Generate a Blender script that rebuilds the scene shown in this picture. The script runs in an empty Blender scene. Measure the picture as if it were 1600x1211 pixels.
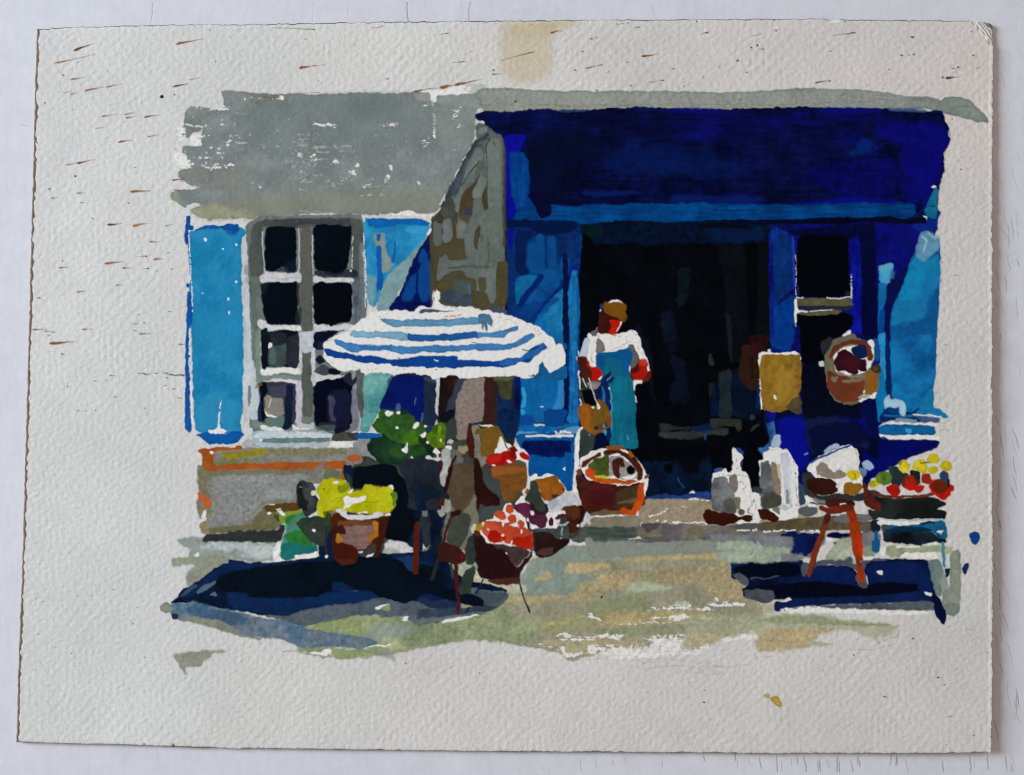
# A gouache painting on rough watercolour board, lying on a white painted tabletop.
import bpy, math
import numpy as np
from mathutils import Vector

C = bpy.context.scene.collection
PX = 0.00025            # one picture unit in metres (the sheet is about 37 x 28 cm)
T = 0.0023              # thickness of the board

# ---------------------------------------------------------------- camera, light
cam = bpy.data.cameras.new('camera'); camo = bpy.data.objects.new('camera', cam); C.objects.link(camo)
HC = 0.50
camo.location = (0, 0, T + HC)
cam.sensor_width = 36; cam.lens = 36 * HC / (1600 * PX)
cam.clip_start = 0.01; cam.clip_end = 20
bpy.context.scene.camera = camo

w = bpy.data.worlds.new('World'); bpy.context.scene.world = w; w.use_nodes = True
bg = w.node_tree.nodes['Background']
bg.inputs[0].default_value = (1.0, 0.76, 0.57, 1); bg.inputs[1].default_value = 0.27

def area(name, loc, target, size, size_y, energy, col):
    l = bpy.data.lights.new(name, 'AREA'); l.shape = 'RECTANGLE'; l.size = size; l.size_y = size_y
    l.energy = energy; l.color = col
    o = bpy.data.objects.new(name, l); C.objects.link(o); o.location = loc
    o.rotation_euler = (Vector(target) - Vector(loc)).to_track_quat('-Z', 'Y').to_euler()
    return o
area('window_light', (-2.3, 0.62, 1.32), (0, 0, 0), 1.05, 1.3, 82.0, (0.81, 0.925, 1.0))
area('ceiling_light', (0.5, 0.9, 1.6), (0, 0, 0), 0.9, 0.9, 2.5, (1.0, 0.97, 0.93))

sc = bpy.context.scene
sc.view_settings.view_transform = 'Standard'; sc.view_settings.look = 'None'
sc.view_settings.exposure = 0; sc.view_settings.gamma = 1; sc.view_settings.use_curve_mapping = False
sc.cycles.max_bounces = 4; sc.cycles.filter_width = 0.95
E0 = 0.80               # light falling on the sheet: picture value / pigment albedo
# ---------------------------------------------------------------- pigment engine
W, H = 1600, 1211
rng = np.random.RandomState(7)
FX = np.fft.rfftfreq(W)[None, :]; FY = np.fft.fftfreq(H)[:, None]
def fnoise(spec):
    f = np.fft.rfft2(rng.standard_normal((H, W))) * spec
    a = np.fft.irfft2(f, (H, W)); return (a / a.std()).astype(np.float32)
def blurn(lx, ly): return fnoise(np.exp(-((FX*lx)**2 + (FY*ly)**2) * 2.2))
N3 = blurn(2.6, 2.6); N8 = blurn(8, 8); N30 = blurn(30, 30); NB = blurn(170, 150)
NH = blurn(34, 3.2); NV = blurn(3.2, 34); N1 = blurn(1.2, 1.2)
# felt texture of the board: rows of dimples in a loose diagonal weave, plus fibre grain
def peak(fx, fy, s): return np.exp(-(((FX-fx)**2 + (FY-fy)**2) / s**2))
weave = fnoise(peak(.052, .047, .011) + peak(.052, -.047, .011) + .35*peak(.10, 0, .022) + .22*peak(.05, .09, .025) + .22*peak(.05, -.09, .025))
pits = fnoise(np.exp(-((np.hypot(FX, FY*.8) - .085)/.045)**2))
GRAIN = weave*.3 + pits*.5 + N3*.6 + N1*.45
RELIEF = weave * .66 + pits * .62 + N3 * .48 + N1 * .36

def lin(c):
    c = np.asarray(c, np.float32); return np.where(c <= .04045, c/12.92, ((c+.055)/1.055)**2.4)
def hexc(h): return lin([int(h[i:i+2], 16)/255. for i in (0, 2, 4)]).astype(np.float32)

paper_lin = lin(np.array([.797, .801, .806])).astype(np.float32)
RGB = np.ones((H, W, 3), np.float32) * paper_lin
tnv = 1 + .022*NB + .012*N30 + .010*N8 + .012*N1 + .008*N3
RGB *= tnv[..., None]
yy, xx = np.mgrid[0:H, 0:W].astype(np.float32)
warm = np.clip((xx-900)/700, 0, 1) * np.clip(1.1 - yy/500, .25, 1)
RGB *= (1 - np.clip((xx-250)/1100, 0, 1)[..., None] * np.array([0., .022, .045], np.float32))
RGB *= (1 - warm[..., None] * np.array([.0, .045, .05], np.float32) * (1 + .5*NB[..., None]))
speck = np.clip((N1 - 3.0) * .8, 0, .5) * (N8 > -.3)
RGB *= (1 - .55*speck[..., None])
PAPER_IN = hexc('e2e2e0')
IDS = np.zeros((H, W), np.int16)
THICK = np.zeros((H, W), np.float32)
PARTS = ['-']

def sub(N, y0, y1, x0, x1, k):
    ys = (np.arange(y0, y1) + 137*k) % H; xs = (np.arange(x0, x1) + 311*k) % W
    return N[np.ix_(ys, xs)]
def chaikin(p, r=.2):
    q = np.roll(p, -1, 0); out = np.empty((len(p)*2, 2), np.float32)
    out[0::2] = p*(1-r) + q*r; out[1::2] = p*r + q*(1-r); return out
def sdf_poly(P, X, Y):
    d = np.full(X.shape, 1e9, np.float32); ins = np.zeros(X.shape, bool)
    n = len(P)
    for i in range(n):
        ax, ay = P[i]; bx, by = P[(i+1) % n]; ex, ey = bx-ax, by-ay
        L = ex*ex + ey*ey
        if L < 1e-9: continue
        px, py = X-ax, Y-ay
        t = np.clip((px*ex + py*ey) / L, 0, 1)
        px -= ex*t; py -= ey*t
        np.minimum(d, px*px + py*py, out=d)
        c = (ay > Y) != (by > Y)
        if ey != 0: ins ^= c & (X < (Y-ay)*(ex/ey) + ax)
    d = np.sqrt(d); return np.where(ins, -d, d)
def sdf_line(P, X, Y, r0, r1=None):
    d = np.full(X.shape, 1e9, np.float32); n = len(P)-1
    for i in range(n):
        ax, ay = P[i]; bx, by = P[i+1]; ex, ey = bx-ax, by-ay; L = ex*ex+ey*ey + 1e-6
        t = np.clip(((X-ax)*ex + (Y-ay)*ey) / L, 0, 1)
        r = r0 if r1 is None else r0 + (r1-r0)*t
        np.minimum(d, np.hypot(X-ax-ex*t, Y-ay-ey*t) - r, out=d)
    return d
def lay(shape, P, k, pid, o):
    """lay one touch of paint: shape 'f' area, 's' brush line, 'd' dab, 't' thrown drop"""
    m = o['n']*2.5 + o['b'] + 3 + (o['w'] if shape == 's' else 0) + (P[:, 2:].max() if shape == 'd' else 0)
    if shape == 'd': X0, Y0 = P[:, 0].min()-m, P[:, 1].min()-m; X1, Y1 = P[:, 0].max()+m, P[:, 1].max()+m
    else: X0, Y0 = P[:, 0].min()-m, P[:, 1].min()-m; X1, Y1 = P[:, 0].max()+m, P[:, 1].max()+m
    x0, x1 = max(0, int(X0)), min(W, int(X1)+1); y0, y1 = max(0, int(Y0)), min(H, int(Y1)+1)
    if x1 <= x0 or y1 <= y0: return
    s = lambda N, j=0: sub(N, y0, y1, x0, x1, k+j)
    n = o['n'] * .48
    X = xx[y0:y1, x0:x1] + n*(s(N8) + .3*s(N3)); Y = yy[y0:y1, x0:x1] + n*(s(N8, 3) + .3*s(N3, 5))
    if shape == 'f': d = sdf_poly(chaikin(P, .16), X, Y) - (.1 if o['P'] else .75)
    elif shape == 's': d = sdf_line(P, X, Y, o['w']*.5)
    elif shape == 't':      # blunt head, thin tail
        e = P[1]-P[0]; L = float(np.hypot(*e)) + 1e-6; e = e/L
        tt = np.clip(((X-P[0, 0])*e[0] + (Y-P[0, 1])*e[1])/L, 0, 1)
        pr = np.minimum(1, .35 + tt*5)*np.clip(1.12-tt, 0, 1)**1.3
        d = np.hypot(X-P[0, 0]-e[0]*L*tt, Y-P[0, 1]-e[1]*L*tt) - np.maximum(o['w']*.5*pr, .35)
    else:
        d = np.full(X.shape, 1e9, np.float32)
        for px, py, rx, ry in P:
            q = np.hypot((X-px)/rx, (Y-py)/ry); np.minimum(d, (q-1)*min(rx, ry), out=d)
    a = np.clip(.5 - d/o['b'], 0, 1)
    if o['k'] > 0:      # dry brush: paint misses the hollows
        dry = s(N3, 2)*.6 + s(NH, 1)*.8 + RELIEF[y0:y1, x0:x1]*.5
        a *= np.clip((dry - (o['k']*2.6 - 1.6))*2.5, 0, 1)
    if o['P']:
        col = PAPER_IN * (1 + .02*s(N3)[..., None]); 
    else:
        col = np.broadcast_to(o['c'], X.shape + (3,)).copy()
        st = s(N30) if not o['dir'] else .62*s(N30) + .5*s({'H': NH, 'V': NV}[o['dir']])
        if o['c2'] is not None:
            f = np.clip(.5 + .42*st + .18*s(N8, 4) - .12, 0, 1)[..., None]; col = col*(1-f) + o['c2']*f
        v = o['v']
        col *= np.clip(1 + v*(.7*st + .5*s(N8, 7) + .25*s(N3, 6)), .35, 1.8)[..., None]
        if o['e'] > 0: col *= (1 - o['e']*np.exp(-np.abs(d+1.2)/1.3))[..., None]
        if o['g'] > 0: col *= np.clip(1 + o['g']*.6*(GRAIN[y0:y1, x0:x1]*.8 + s(N1)*.4), .5, 1.6)[..., None]
        col *= (1 + .022*s(N1, 9))[..., None]
    a = a * o['a']
    A = a[..., None]
    reg = RGB[y0:y1, x0:x1]; reg *= (1-A); reg += A*col
    t = THICK[y0:y1, x0:x1]; t *= (1-a); t += a*(0. if o['P'] else (1. - min(1, o['g']*5)))
    if pid >= 0: IDS[y0:y1, x0:x1][a > .42] = pid
def tone(rgb, part):     # the pigment is a little deeper than the eye takes it for
    ex = TONE.get(part.split('/')[0], 1.)
    c = np.clip(rgb, 0, 1); srgb = np.where(c <= .0031308, c*12.92, 1.055*c**(1/2.4) - .055); m = float(srgb.max())
    k = float(np.interp(m, [0, .25, .45, .65, .8, .9], [.9, .84, .83, .865, .96, 1.]))**ex
    return lin(srgb*k).astype(np.float32)
TONE = {'wall': 0., 'shutter': .35, 'pavement': .15, 'cornice': .5, '-': 0., 'shadow': .6, 'doormat_step': .5, 'kerb': .6}
def paint(text):
    ox = oy = 0.; sc_ = 1.; pid = 0; k = 0
    for ln in text.split('\n'):
        ln = ln.strip()
        if not ln: continue
        if ln[0] == '@':
            ox, oy, sc_ = map(float, ln[1:].split()); continue
        if ln[0] == '#':
            nm = ln[2:].strip()
            if nm == '-': pid = 0
            elif nm in PARTS and nm not in MULTI: pid = PARTS.index(nm)
            else: PARTS.append(nm); pid = len(PARTS)-1
            continue
        hd, pts = ln.split('|'); tk = hd.split(); k += 1
        o = dict(n=1., b=1.3, a=1., v=.06, e=.08, g=0., k=0., w=3., c2=None, dir='', P=False, c=None)
        if tk[0] in 'fsdt': shape = tk[0]
        if tk[1] == 'P': o['P'] = True
        else: o['c'] = tone(hexc(tk[1]), PARTS[pid])
        for q in tk[2:]:
            if q in ('H', 'V'): o['dir'] = q
            elif q[0] == 'c' and len(q) == 7: o['c2'] = tone(hexc(q[1:]), PARTS[pid])
            else: o[q[0]] = float(q[1:])
        R = [list(map(float, p.split(','))) for p in pts.split()]
        if shape == 'd':
            P = np.array([(r[0], r[1], r[2], r[3] if len(r) > 3 else r[2]) for r in R], np.float32)
            P /= sc_; P[:, 0] += ox; P[:, 1] += oy
            if o['k'] > 0:
                for r in P: lay('d', r[None], k, pid, o); k += 1
            else:
                for r in P: lay('d', r[None], k, pid, o)
        elif shape == 't':
            for r in R:
                P = np.array([[r[0], r[1]], [r[2], r[3]]], np.float32)/sc_ + [ox, oy]
                q = dict(o); q['w'] = max(1.1, r[4]*1.6/sc_); q['n'] = .6; q['v'] = .3; q['b'] = 1.1; q['e'] = .25
                k += 1; lay('t', P.astype(np.float32), k, pid, q)
        else:
            P = (np.array(R, np.float32)/sc_ + [ox, oy]).astype(np.float32)
            if PARTS[pid] == 'pavement' and shape == 'f' and not o['P']: o['b'] *= 1.9; o['n'] *= 1.25
            lay(shape, P, k, pid, o)
SPLAT_UNDER = ""
ART = r"""
# -
@800 0 4
f b9aa82 a.55 b14 n3 | -75,135 400,135 390,160 260,200 250,300 250,420 230,480 60,520 -60,480 -75,300
f c2b58e a.5 b10 n3 | 0,135 380,135 300,165 200,230 120,200 0,220
# wall
@250 130 5
f 768080 n1.6 v.05 c7f8788 g.05 e.1 | 490,55 620,70 760,82 900,88 1000,82 1100,85 1240,92 1400,82 1600,75 1800,85 1980,72 2120,68 2300,72 2440,68 2540,75 2545,180 2470,205 2460,330 2450,440 2390,550 2370,620 2310,730 2250,840 2200,940 2150,1015 1900,1010 1700,1025 1500,1020 1200,1010 1000,1025 800,1040 760,1070 700,1060 640,1040 600,1055 450,1060 400,1075 330,1055 250,1010 240,990 330,960 300,935 210,940 200,975 150,945 90,905 90,865 150,840 330,822 480,800 500,780 340,790 330,820 270,780 250,805 180,755 150,735 150,680 200,660 280,665 220,620 210,560 170,530 190,490 250,490 330,500 320,400 350,330 300,390 260,380 210,440 175,410 180,350 195,290 200,220 250,180 400,195 500,215 500,140 485,100
f 7b807c n2 b6 v.05 | 150,680 260,660 700,640 700,820 340,830 250,800 150,740
f 848674 a.6 b16 n3 v.05 | 700,880 1500,840 2250,830 2200,930 2140,1010 1500,1005 1000,1010 700,1020 420,1020 500,900
f 8d8f7c a.75 b3 n2 | 90,865 150,845 160,940 90,905
f 9b9a80 a.8 b9 n3 v.1 | 240,985 400,955 560,985 740,1020 760,1065 600,1050 450,1068 400,1075 330,1055 250,1010
f 6f7a7b a.6 b14 n2 | 700,180 1300,100 1700,90 2000,80 2050,400 1800,560 1000,600 650,500
f 68757a a.6 b18 n3 | 1500,110 1760,100 1880,180 1700,300 1450,260
f 84817c a.5 b6 n2 k.5 | 560,75 900,85 1000,95 940,140 800,165 600,140
f a8a8a4 a.5 b3 n2 | 1990,75 2110,75 2135,140 2010,140
f 8b9390 a.8 b3 n1.5 | 2160,95 2540,80 2560,130 2490,195 2160,160
f 858f8c a.5 b8 n2 | 2130,170 2480,190 2460,420 2390,540 2200,520 2140,300
d P k.45 n3 b1 | 660,125,22,9 720,115,25,7 780,130,16,8 900,118,24,10 950,115,20,12 470,175,60,7 420,205,40,8 470,212,50,6 1230,325,35,12 1320,330,70,9 1375,335,18,8 590,420,22,9 540,452,28,8 690,405,16,7 530,480,16,8 470,480,10,5 525,535,9,6 1100,565,22,16 1200,565,22,14 1210,595,30,8 1365,610,20,18 1500,700,28,14 1545,640,16,20 1450,745,30,10 1120,690,35,10 1130,755,22,9 1120,772,16,6 780,800,18,15 700,765,20,5 370,640,40,7 450,640,30,6 420,660,40,12 550,650,25,20 
d b5b6b2 k.5 n3 b2 a.8 | 1250,500,50,10 1100,435,30,7 1110,495,30,7 920,505,25,14 810,505,18,10 650,245,40,10 
@250 130 5
f b4b8b6 a.75 n2 k1.6 b1.2 | 700,250 1300,250 2300,300 2350,600 2150,900 1400,900 800,850 500,600
f a6aaa8 a.6 n2 k1.05 b1.2 | 1000,400 1400,380 1600,500 1500,800 1100,820 950,600
f P n2 k1.5 b1.1 | 190,230 520,200 600,300 500,560 560,700 500,800 200,760
s P w2 k.3 n2 b1.1 | 200,318 260,335 330,345 360,330
s P w3 k.4 n3 b1.1 | 180,330 200,420 210,440
f P n2 b1.1 k.15 | 232,410 330,405 325,490 250,485
f P n3 b1.2 k.3 | 160,300 200,330 210,440 160,470 120,400
f P n3 b1.2 k.35 | 130,500 190,530 225,610 280,650 160,660 110,580
s P w3 k.35 n3 b1.1 | 250,180 330,190 420,195 520,215
s P w2.4 k.4 n3 b1.1 | 330,640 420,645 540,655
s P w2 k.4 n3 b1.1 | 150,690 180,640 240,650
f 7b807c n2.5 b1.3 k.2 | 150,690 300,665 420,680 400,780 260,800 190,760
s 8d9290 w1.4 k.5 n3 a.8 | 560,500 620,520 700,505
s 8f8d8c w3 k.35 n3 a.8 b2 | 1090,560 1120,600 1210,610
s 8f8d8c w3 k.35 n3 a.8 b2 | 1100,690 1140,730 1120,770
f 6a6a62 n2 b2 k.3 a.8 | 660,120 800,110 950,95 900,140 760,160
@550 130 5
d P k.5 n3 b1 a.9 | 570,165,36,16 590,450,40,22 565,490,18,10 640,400,12,22 640,360,16,16 850,330,20,9 830,345,14,7 810,260,20,16 810,205,40,14 250,325,30,8 320,318,26,12 300,665,24,22 280,730,14,24 270,760,9,14 130,800,30,12 95,798,14,8 525,770,14,16 40,650,14,22 10,700,22,10
s c2c2be w2.6 a.75 n1.5 k.35 | 625,150 640,230 650,300 640,360 650,410
f P n1.5 | 580,60 690,50 900,15 1040,10 1035,70 850,85 700,88 660,95 655,140 630,145 615,90
f a8ada9 a.8 n1 | 870,45 900,10 1040,8 1040,70 910,70
d P n1 | 910,45,18,20
s P w2 k.3 n1.5 | 880,570 860,640 810,710 770,800 730,880 690,940
s P w2.2 k.2 n1.5 | 300,1022 380,1020 520,1030 640,1030
f P n1.2 k.2 | 370,1020 430,990 480,1000 500,1030 400,1035
# cornice
@870 130 5
f 98a09a n1.2 v.06 e.25 g.12 b1.4 | -640,90 -600,45 -450,40 -250,50 -100,58 0,62 60,68 180,60 300,70 450,60 700,62 900,65 1100,68 1250,80 1400,72 1600,65 1800,45 2000,42 2240,52 2400,58 2500,65 2640,90 2760,110 2880,108 2990,130 3040,180 3180,260 3090,255 2980,220 2850,195 2740,200 2700,215 2400,220 2000,215 1600,210 1200,215 600,215 0,225 -550,240
f 8a9492 a.7 n1 e.2 b1.5 | 2750,150 2790,115 2880,108 2980,130 3040,180 3170,260 3080,250 2980,220 2850,190 2740,195
f a09f92 a.5 b4 n1.5 g.15 | -600,170 0,165 500,180 1000,170 1600,185 2100,175 2600,180 2600,215 1000,212 0,220 -580,215
@1200 0 4
f 87918c n1.2 b1.4 e.25 g.06 | 1060,640 1110,612 1200,608 1260,630 1300,670 1345,712 1378,764 1300,762 1240,742 1160,714 1090,700 1040,690
@870 130 5
s 4e534f w.9 a.6 k.45 n2 | -550,175 -400,165 -100,168 100,185 350,175 700,160 900,165 1200,170 1500,165 1700,178 1900,160 2060,160 2170,150
s 4e534f w1 a.7 k.35 n2.5 | 2350,155 2450,130 2600,130 2800,140 2960,158
s 4e534f w1 a.7 k.35 n2.5 | 2470,95 2600,105 2780,118 2960,135
s 5d625e w.9 a.7 k.2 n1 | 1030,122 1100,108
s 5d625e w.9 a.7 k.2 n1 | 1030,155 1080,152
s 5d625e w.9 a.7 k.2 n1 | 1430,130 1455,125
s 4e534f w1 a.8 n1 | -620,150 -560,180 -540,200
s 4e534f w1 a.8 n1 k.2 | 2220,95 2270,85
s 4e534f w1 a.7 n2 k.3 | 3100,190 3180,180 3240,190
# -
s 5a5c58 w.8 a.7 n3 k.3 | 3200,330 3160,400 3120,440 
s 5a5c58 w.8 a.7 n3 k.3 | 3190,500 3160,560 3120,640 3060,720
d 17181a | -465,158,3 
# shopfront/wall_panel
@0 0 1
f 0a1a58 n1 b1.5 v.2 c08104c | 748,180 900,176 1200,176 1468,182 1472,215 1472,260 1466,300 1462,345 1458,400 1464,500 1456,600 1452,640 1370,660 1372,700 1300,760 1245,770 1010,775 900,775 905,700 800,690 790,600 788,460 788,215 770,205
# shopfront/fascia
@750 130 5
f 040a3c n1.5 v.25 c06104f H e.15 | -35,235 60,225 200,225 400,205 600,210 800,215 1000,200 1300,190 1600,200 1900,205 2250,200 2400,190 2700,190 3000,200 3200,205 3400,215 3600,225 3620,260 3625,300 3655,350 3650,410 3680,430 3640,500 3620,560 3620,680 3610,730 3570,750 3560,800 3520,860 3500,930 3440,990 3400,1010 3380,960 3200,950 2800,960 2400,960 2000,960 1600,955 1200,965 900,970 640,980 400,965 240,1080 200,1060 190,700 180,450 170,400 60,380 30,330 60,300 -30,285
f 020a26 a.75 b16 n4 v.2 | 330,450 500,400 800,340 1000,480 950,600 760,700 700,860 600,1000 460,1010 400,880 350,600
f 040a48 a.8 b10 n4 v.25 c080c6c H | 1500,260 2300,240 3100,220 3500,240 3300,330 2700,330 2000,450 1500,420
f 04216a a.5 b22 n5 v.2 H | 1000,520 1500,500 2000,600 2100,700 1400,720 1000,650
f 0c0c90 a.9 b9 n4 v.12 c080870 H | 3180,320 3500,300 3620,330 3660,420 3600,560 3610,720 3540,800 3460,900 3380,960 3300,860 3300,600 3330,500 3200,440 3080,380
f 0a0c78 a.8 b7 n4 k.2 H | 2760,380 2900,370 3000,420 3140,470 3080,560 2960,520 2840,450
f 07389a a.42 b6 n4 H | 2960,440 3060,460 3090,520 3000,560 2880,560 2960,510
f 08086c a.8 b10 n4 H v.3 | 2800,600 3200,590 3300,700 3200,900 2800,880 2500,700
f 04041a a.8 b7 n5 k.3 H | 3280,260 3420,225 3600,235 3610,265 3480,290 3350,300
f 0a0c86 a.8 b2 n1 | 1400,215 1560,195 1900,200 1880,240 1650,235 1500,225
f 0a0c86 a.8 b2 n1 | 2600,205 2900,190 3100,200 3150,230 2900,240
f 4f6ea0 a.7 b1.5 n1 | 3180,195 3300,195 3370,200 3440,190 3480,215 3470,225 3200,215
f 3c5c9c a.6 b1.5 n1 | 600,210 800,212 860,205 800,222 640,222
f 082c8e a.5 b5 n2 H | 800,850 1000,845 1240,850 1200,870 900,880 800,870
f 082c8e a.4 b5 n2 H | 1500,880 2200,890 2180,950 1500,940
f 0a10a0 a.7 b5 n2 H | 2800,900 3000,895 3250,915 3300,950 3000,950 2600,965 2400,960 2600,930
# shopfront/side_panel
f 0a0f9e n1 b2 v.15 | 180,420 240,400 370,410 330,470 310,540 250,540 245,700 240,860 280,980 390,960 440,1040 380,1080 220,1080 195,1050 190,850 200,700
f 0351a3 b3 n1 v.12 V c04378a | 230,540 330,540 370,600 385,750 370,830 400,900 430,970 400,1010 300,1000 260,900 240,760
# shopfront/fascia_ledge
@870 130 5
f 023f88 n1.4 v.12 H c01509a e.2 | -300,985 -200,960 -60,950 100,965 300,950 430,945 480,955 620,940 900,945 1100,930 1300,945 1600,950 1900,955 2200,940 2400,935 2600,945 2780,940 2800,990 2790,1040 2680,1065 2560,1055 2400,1060 2100,1060 1800,1070 1600,1085 1100,1080 850,1095 700,1085 400,1105 200,1110 150,1080 0,1075 -150,1080 -350,1090
# shopfront/fascia
f 040832 n1.5 b2 | -230,850 -60,850 -40,1000 -60,1045 -130,1045 -170,980 
# shopfront/wall_panel
@770 320 6.6667
f 0a2f78 n1.2 v.2 c04225e V | 145,170 400,165 700,180 930,205 930,250 905,600 895,800 900,900 905,1250 900,2300 700,2350 180,2350 160,1200 150,600 
@1180 330 5
f 07105e n1 v.25 c0a0f8c V b2 | 100,90 960,80 1400,80 1420,160 1240,200 1000,500 960,1000 960,2150 380,2190 160,2190 90,1500
# shopfront/doorway
@980 340 6.6667
f 02050c n1 b2 v.3 | -500,110 -100,60 300,90 700,60 1240,90 1450,70 1465,300 1490,700 1480,1130 1500,1300 1400,2000 1520,2700 1500,3100 200,3120 -420,2300 -520,1500 -510,700
f 041636 n1.4 v.35 H b2 c020c20 | -480,75 -300,60 -60,40 0,35 250,45 420,60 600,45 900,30 1240,35 1450,50 1470,80 1460,300 1400,250 1290,245 1180,280 1050,265 950,290 850,265 640,260 400,265 190,300 130,270 -50,265 -400,275 -460,330 -480,180
f 03281a a.5 b7 n3 | -480,80 -330,70 -240,150 -400,260
f 06275a a.5 b9 n3 H | 850,110 1200,130 1420,100 1440,240 1200,250 860,240
f 020818 a.9 b2 n1 | 720,75 900,60 1150,70 1250,95 1240,125 1100,105 900,100 730,110
f 010206 b2 n1 | -500,190 -440,170 -370,230 -350,300 -400,340 -450,330
f 070d15 b3 n1 v.2 V | 950,300 1240,290 1250,1200 1300,1500 1050,1500 1020,700 1000,500 950,430
f 010308 b3 n1 | 1245,270 1330,245 1360,330 1370,900 1300,1150 1260,900 1240,600
f 060c12 b2.5 n1 v.2 | 1360,260 1450,240 1470,350 1485,700 1480,1100 1470,1500 1300,1450 1370,950
f 1b2228 a.9 b2 n1 | 1020,980 1060,1010 1080,1080 1090,1400 1080,1530 1045,1200
f 0c1521 a.9 b3 n2 v.3 | 540,520 655,515 630,850 600,870 560,930 520,900 530,700
f 0c1628 a.9 b4 n2 v.3 | 350,1000 430,965 490,1010 510,1150 500,1450 430,1400 370,1200
f 0c1424 a.8 b4 n2 | 60,1140 130,1130 240,1380 270,1500 250,1700 300,2000 180,1500
@980 510 6.6667
f 0a1226 a.9 b3 n2 v.2 | 450,300 600,360 625,500 640,800 450,800 460,600 520,560 470,450
f 2a343c a.9 b1.5 n1 | 850,290 870,290 910,400 850,400
f 222e34 a.9 b2 n1 v.2 | 960,480 1085,440 1075,700 1100,950 950,950 960,700 950,600
f 1c262e a.9 b2 n1 | 850,590 905,590 900,730 870,760 850,700
f 061a3c a.8 b3 n2 v.3 | 910,600 950,600 960,940 860,930 870,760
f 05142e a.8 b4 n3 v.3 | 1100,440 1180,430 1180,560 1280,650 1400,620 1400,900 1300,1000 1150,960 1090,900
f 0c2c70 a.8 b3 n2 | 1360,560 1400,540 1410,820 1350,860 1340,700
f 381f12 b1.5 n1 v.15 c2a1a16 | 1190,200 1280,195 1300,300 1385,320 1380,520 1360,650 1290,665 1210,600 1170,540 1170,360 1200,300
f 1c0c14 b2 n1.5 v.3 c2c0c14 | 1280,90 1470,90 1480,220 1380,300 1300,300 1285,220
s 050608 w1.6 | 1302,330 1300,430 1300,540
f 2c3134 n1.2 b1.5 v.15 | 340,1010 420,1020 530,1050 665,1050 640,1085 500,1065 430,1080 345,1080
f 343b3c n1.2 b1.5 v.2 | 335,1105 500,1100 850,1095 960,1070 1050,1060 1050,1120 1010,1140 850,1120 700,1170 500,1170 330,1145
f 343a34 n1.2 b1.5 v.2 | 865,965 1000,970 1190,965 1185,1010 1195,1050 1160,1100 1140,1040 1000,1030 900,1080 865,1040
d 3a4440 b1 | 1300,945,26,30 
s 343b3c w4 b1.5 | 1290,1080 1310,1050 1360,1025
f 0d2b5a a.8 b2 n2 | 670,1055 760,1040 850,1020 900,1070 830,1100 680,1095
d 2a5aa0 a.8 b2 | 815,1150,14,30
@880 670 6.6667
f 04122a a.9 b5 n3 v.3 c061a38 | 820,330 1000,360 1200,340 1260,460 1400,470 1440,330 1530,290 1560,650 1400,700 1100,700 880,710 870,560
d 02060e b2 | 1095,415,50,55
f 2a4e9e b1.5 n1.4 v.2 c1a3a80 H | 870,710 1040,680 1100,695 1200,705 1290,680 1400,665 1535,655 1535,735 1400,735 1200,745 1000,730 870,725
s 3e62a8 w.9 n1 | 1190,505 1210,560 1240,580 1250,610
f P n1 | 1295,675 1355,640 1370,670
@1060 660 6.6667
f 01040a b3 n2 | 700,150 860,20 930,120 960,180 900,250 830,280 860,400 870,660 850,680 760,690 740,540 700,400
f 3f70b8 b1.5 n1.4 v.3 c24508c | 920,0 1000,0 1020,120 990,180 970,250 900,320 870,330 835,280 900,250 960,210 940,100
f 3a64a6 a.9 b1.5 | 370,500 430,475 500,490 450,540 400,550
f 2a5292 a.8 b1.5 | 590,265 640,270 670,310 660,380 650,500 640,400
# doormat_step
@880 670 6.6667
f a3947f n1.2 v.08 g.12 b1.5 | 860,735 1200,735 1530,740 1600,735 2300,760 2500,900 2700,980 2300,1000 1640,1050 1500,1000 1200,980 900,990 780,960 790,820 840,800
s P w2.6 k.15 n2 | 890,915 1000,880 1060,850
s P w1.2 k.3 n2 | 1060,845 1180,825 1280,815
s P w2.5 k.2 n1.8 | 900,980 1000,965 1200,968 1300,985 1450,968 1520,990
f 8a8372 n1.2 b2 v.1 g.1 | 290,930 500,910 780,900 800,950 790,1030 600,1040 200,1035
s P w2.4 k.15 n1.5 | 350,918 500,905 620,900
s P w1.8 k.2 n1.5 | 1530,745 1400,738 1280,740
# kerb
f 404e4b n1.4 b1.5 v.12 H c5a625c | 70,1060 150,1020 400,1030 780,1025 810,1080 760,1130 560,1160 300,1170 120,1180 60,1140
f 6d6a6c n1.4 b2 v.12 g.1 c7a7470 | 810,990 1000,985 1400,1000 1800,1010 2400,1050 2600,1150 2200,1180 1600,1165 1000,1175 800,1140
f 5a5054 n1 b1.5 v.1 | 815,990 1010,990 980,1040 930,1050 920,1080 850,1075 830,1020
f 7e7963 b2 n1 g.1 | 790,1000 870,1090 930,1075 980,1040 1030,1120 830,1130 770,1110
d 7d7860 b2 n1 | 1370,1065,95,45 1790,1080,60,40
f 66696f n1.4 b2 v.1 | 220,1180 500,1150 900,1150 1500,1160 2300,1170 2300,1215 1500,1210 1000,1210 600,1220 300,1215
@1060 660 6.6667
f 6c6048 n1.2 v.2 c574f3c H g.1 | 830,1050 1040,1025 1300,1005 1510,975 1650,975 1900,1000 1900,1100 1600,1120 1290,1130 1000,1130 830,1110
f 5c5c60 b2 n1.2 v.1 | 590,1060 830,1045 840,1110 1000,1130 600,1120
s P w2 k.1 n1 | 610,1122 700,1125 810,1118
s P w2.4 k.1 n1 | 890,1132 1000,1130 1100,1122 1210,1124
s P w2.2 k.1 n1 | 1290,1130 1380,1128 1460,1125
@1240 670 6.1538
f 74777e b1.5 n1.2 v.1 | 380,860 480,820 760,820 770,860 700,885 500,895 390,890
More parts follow.
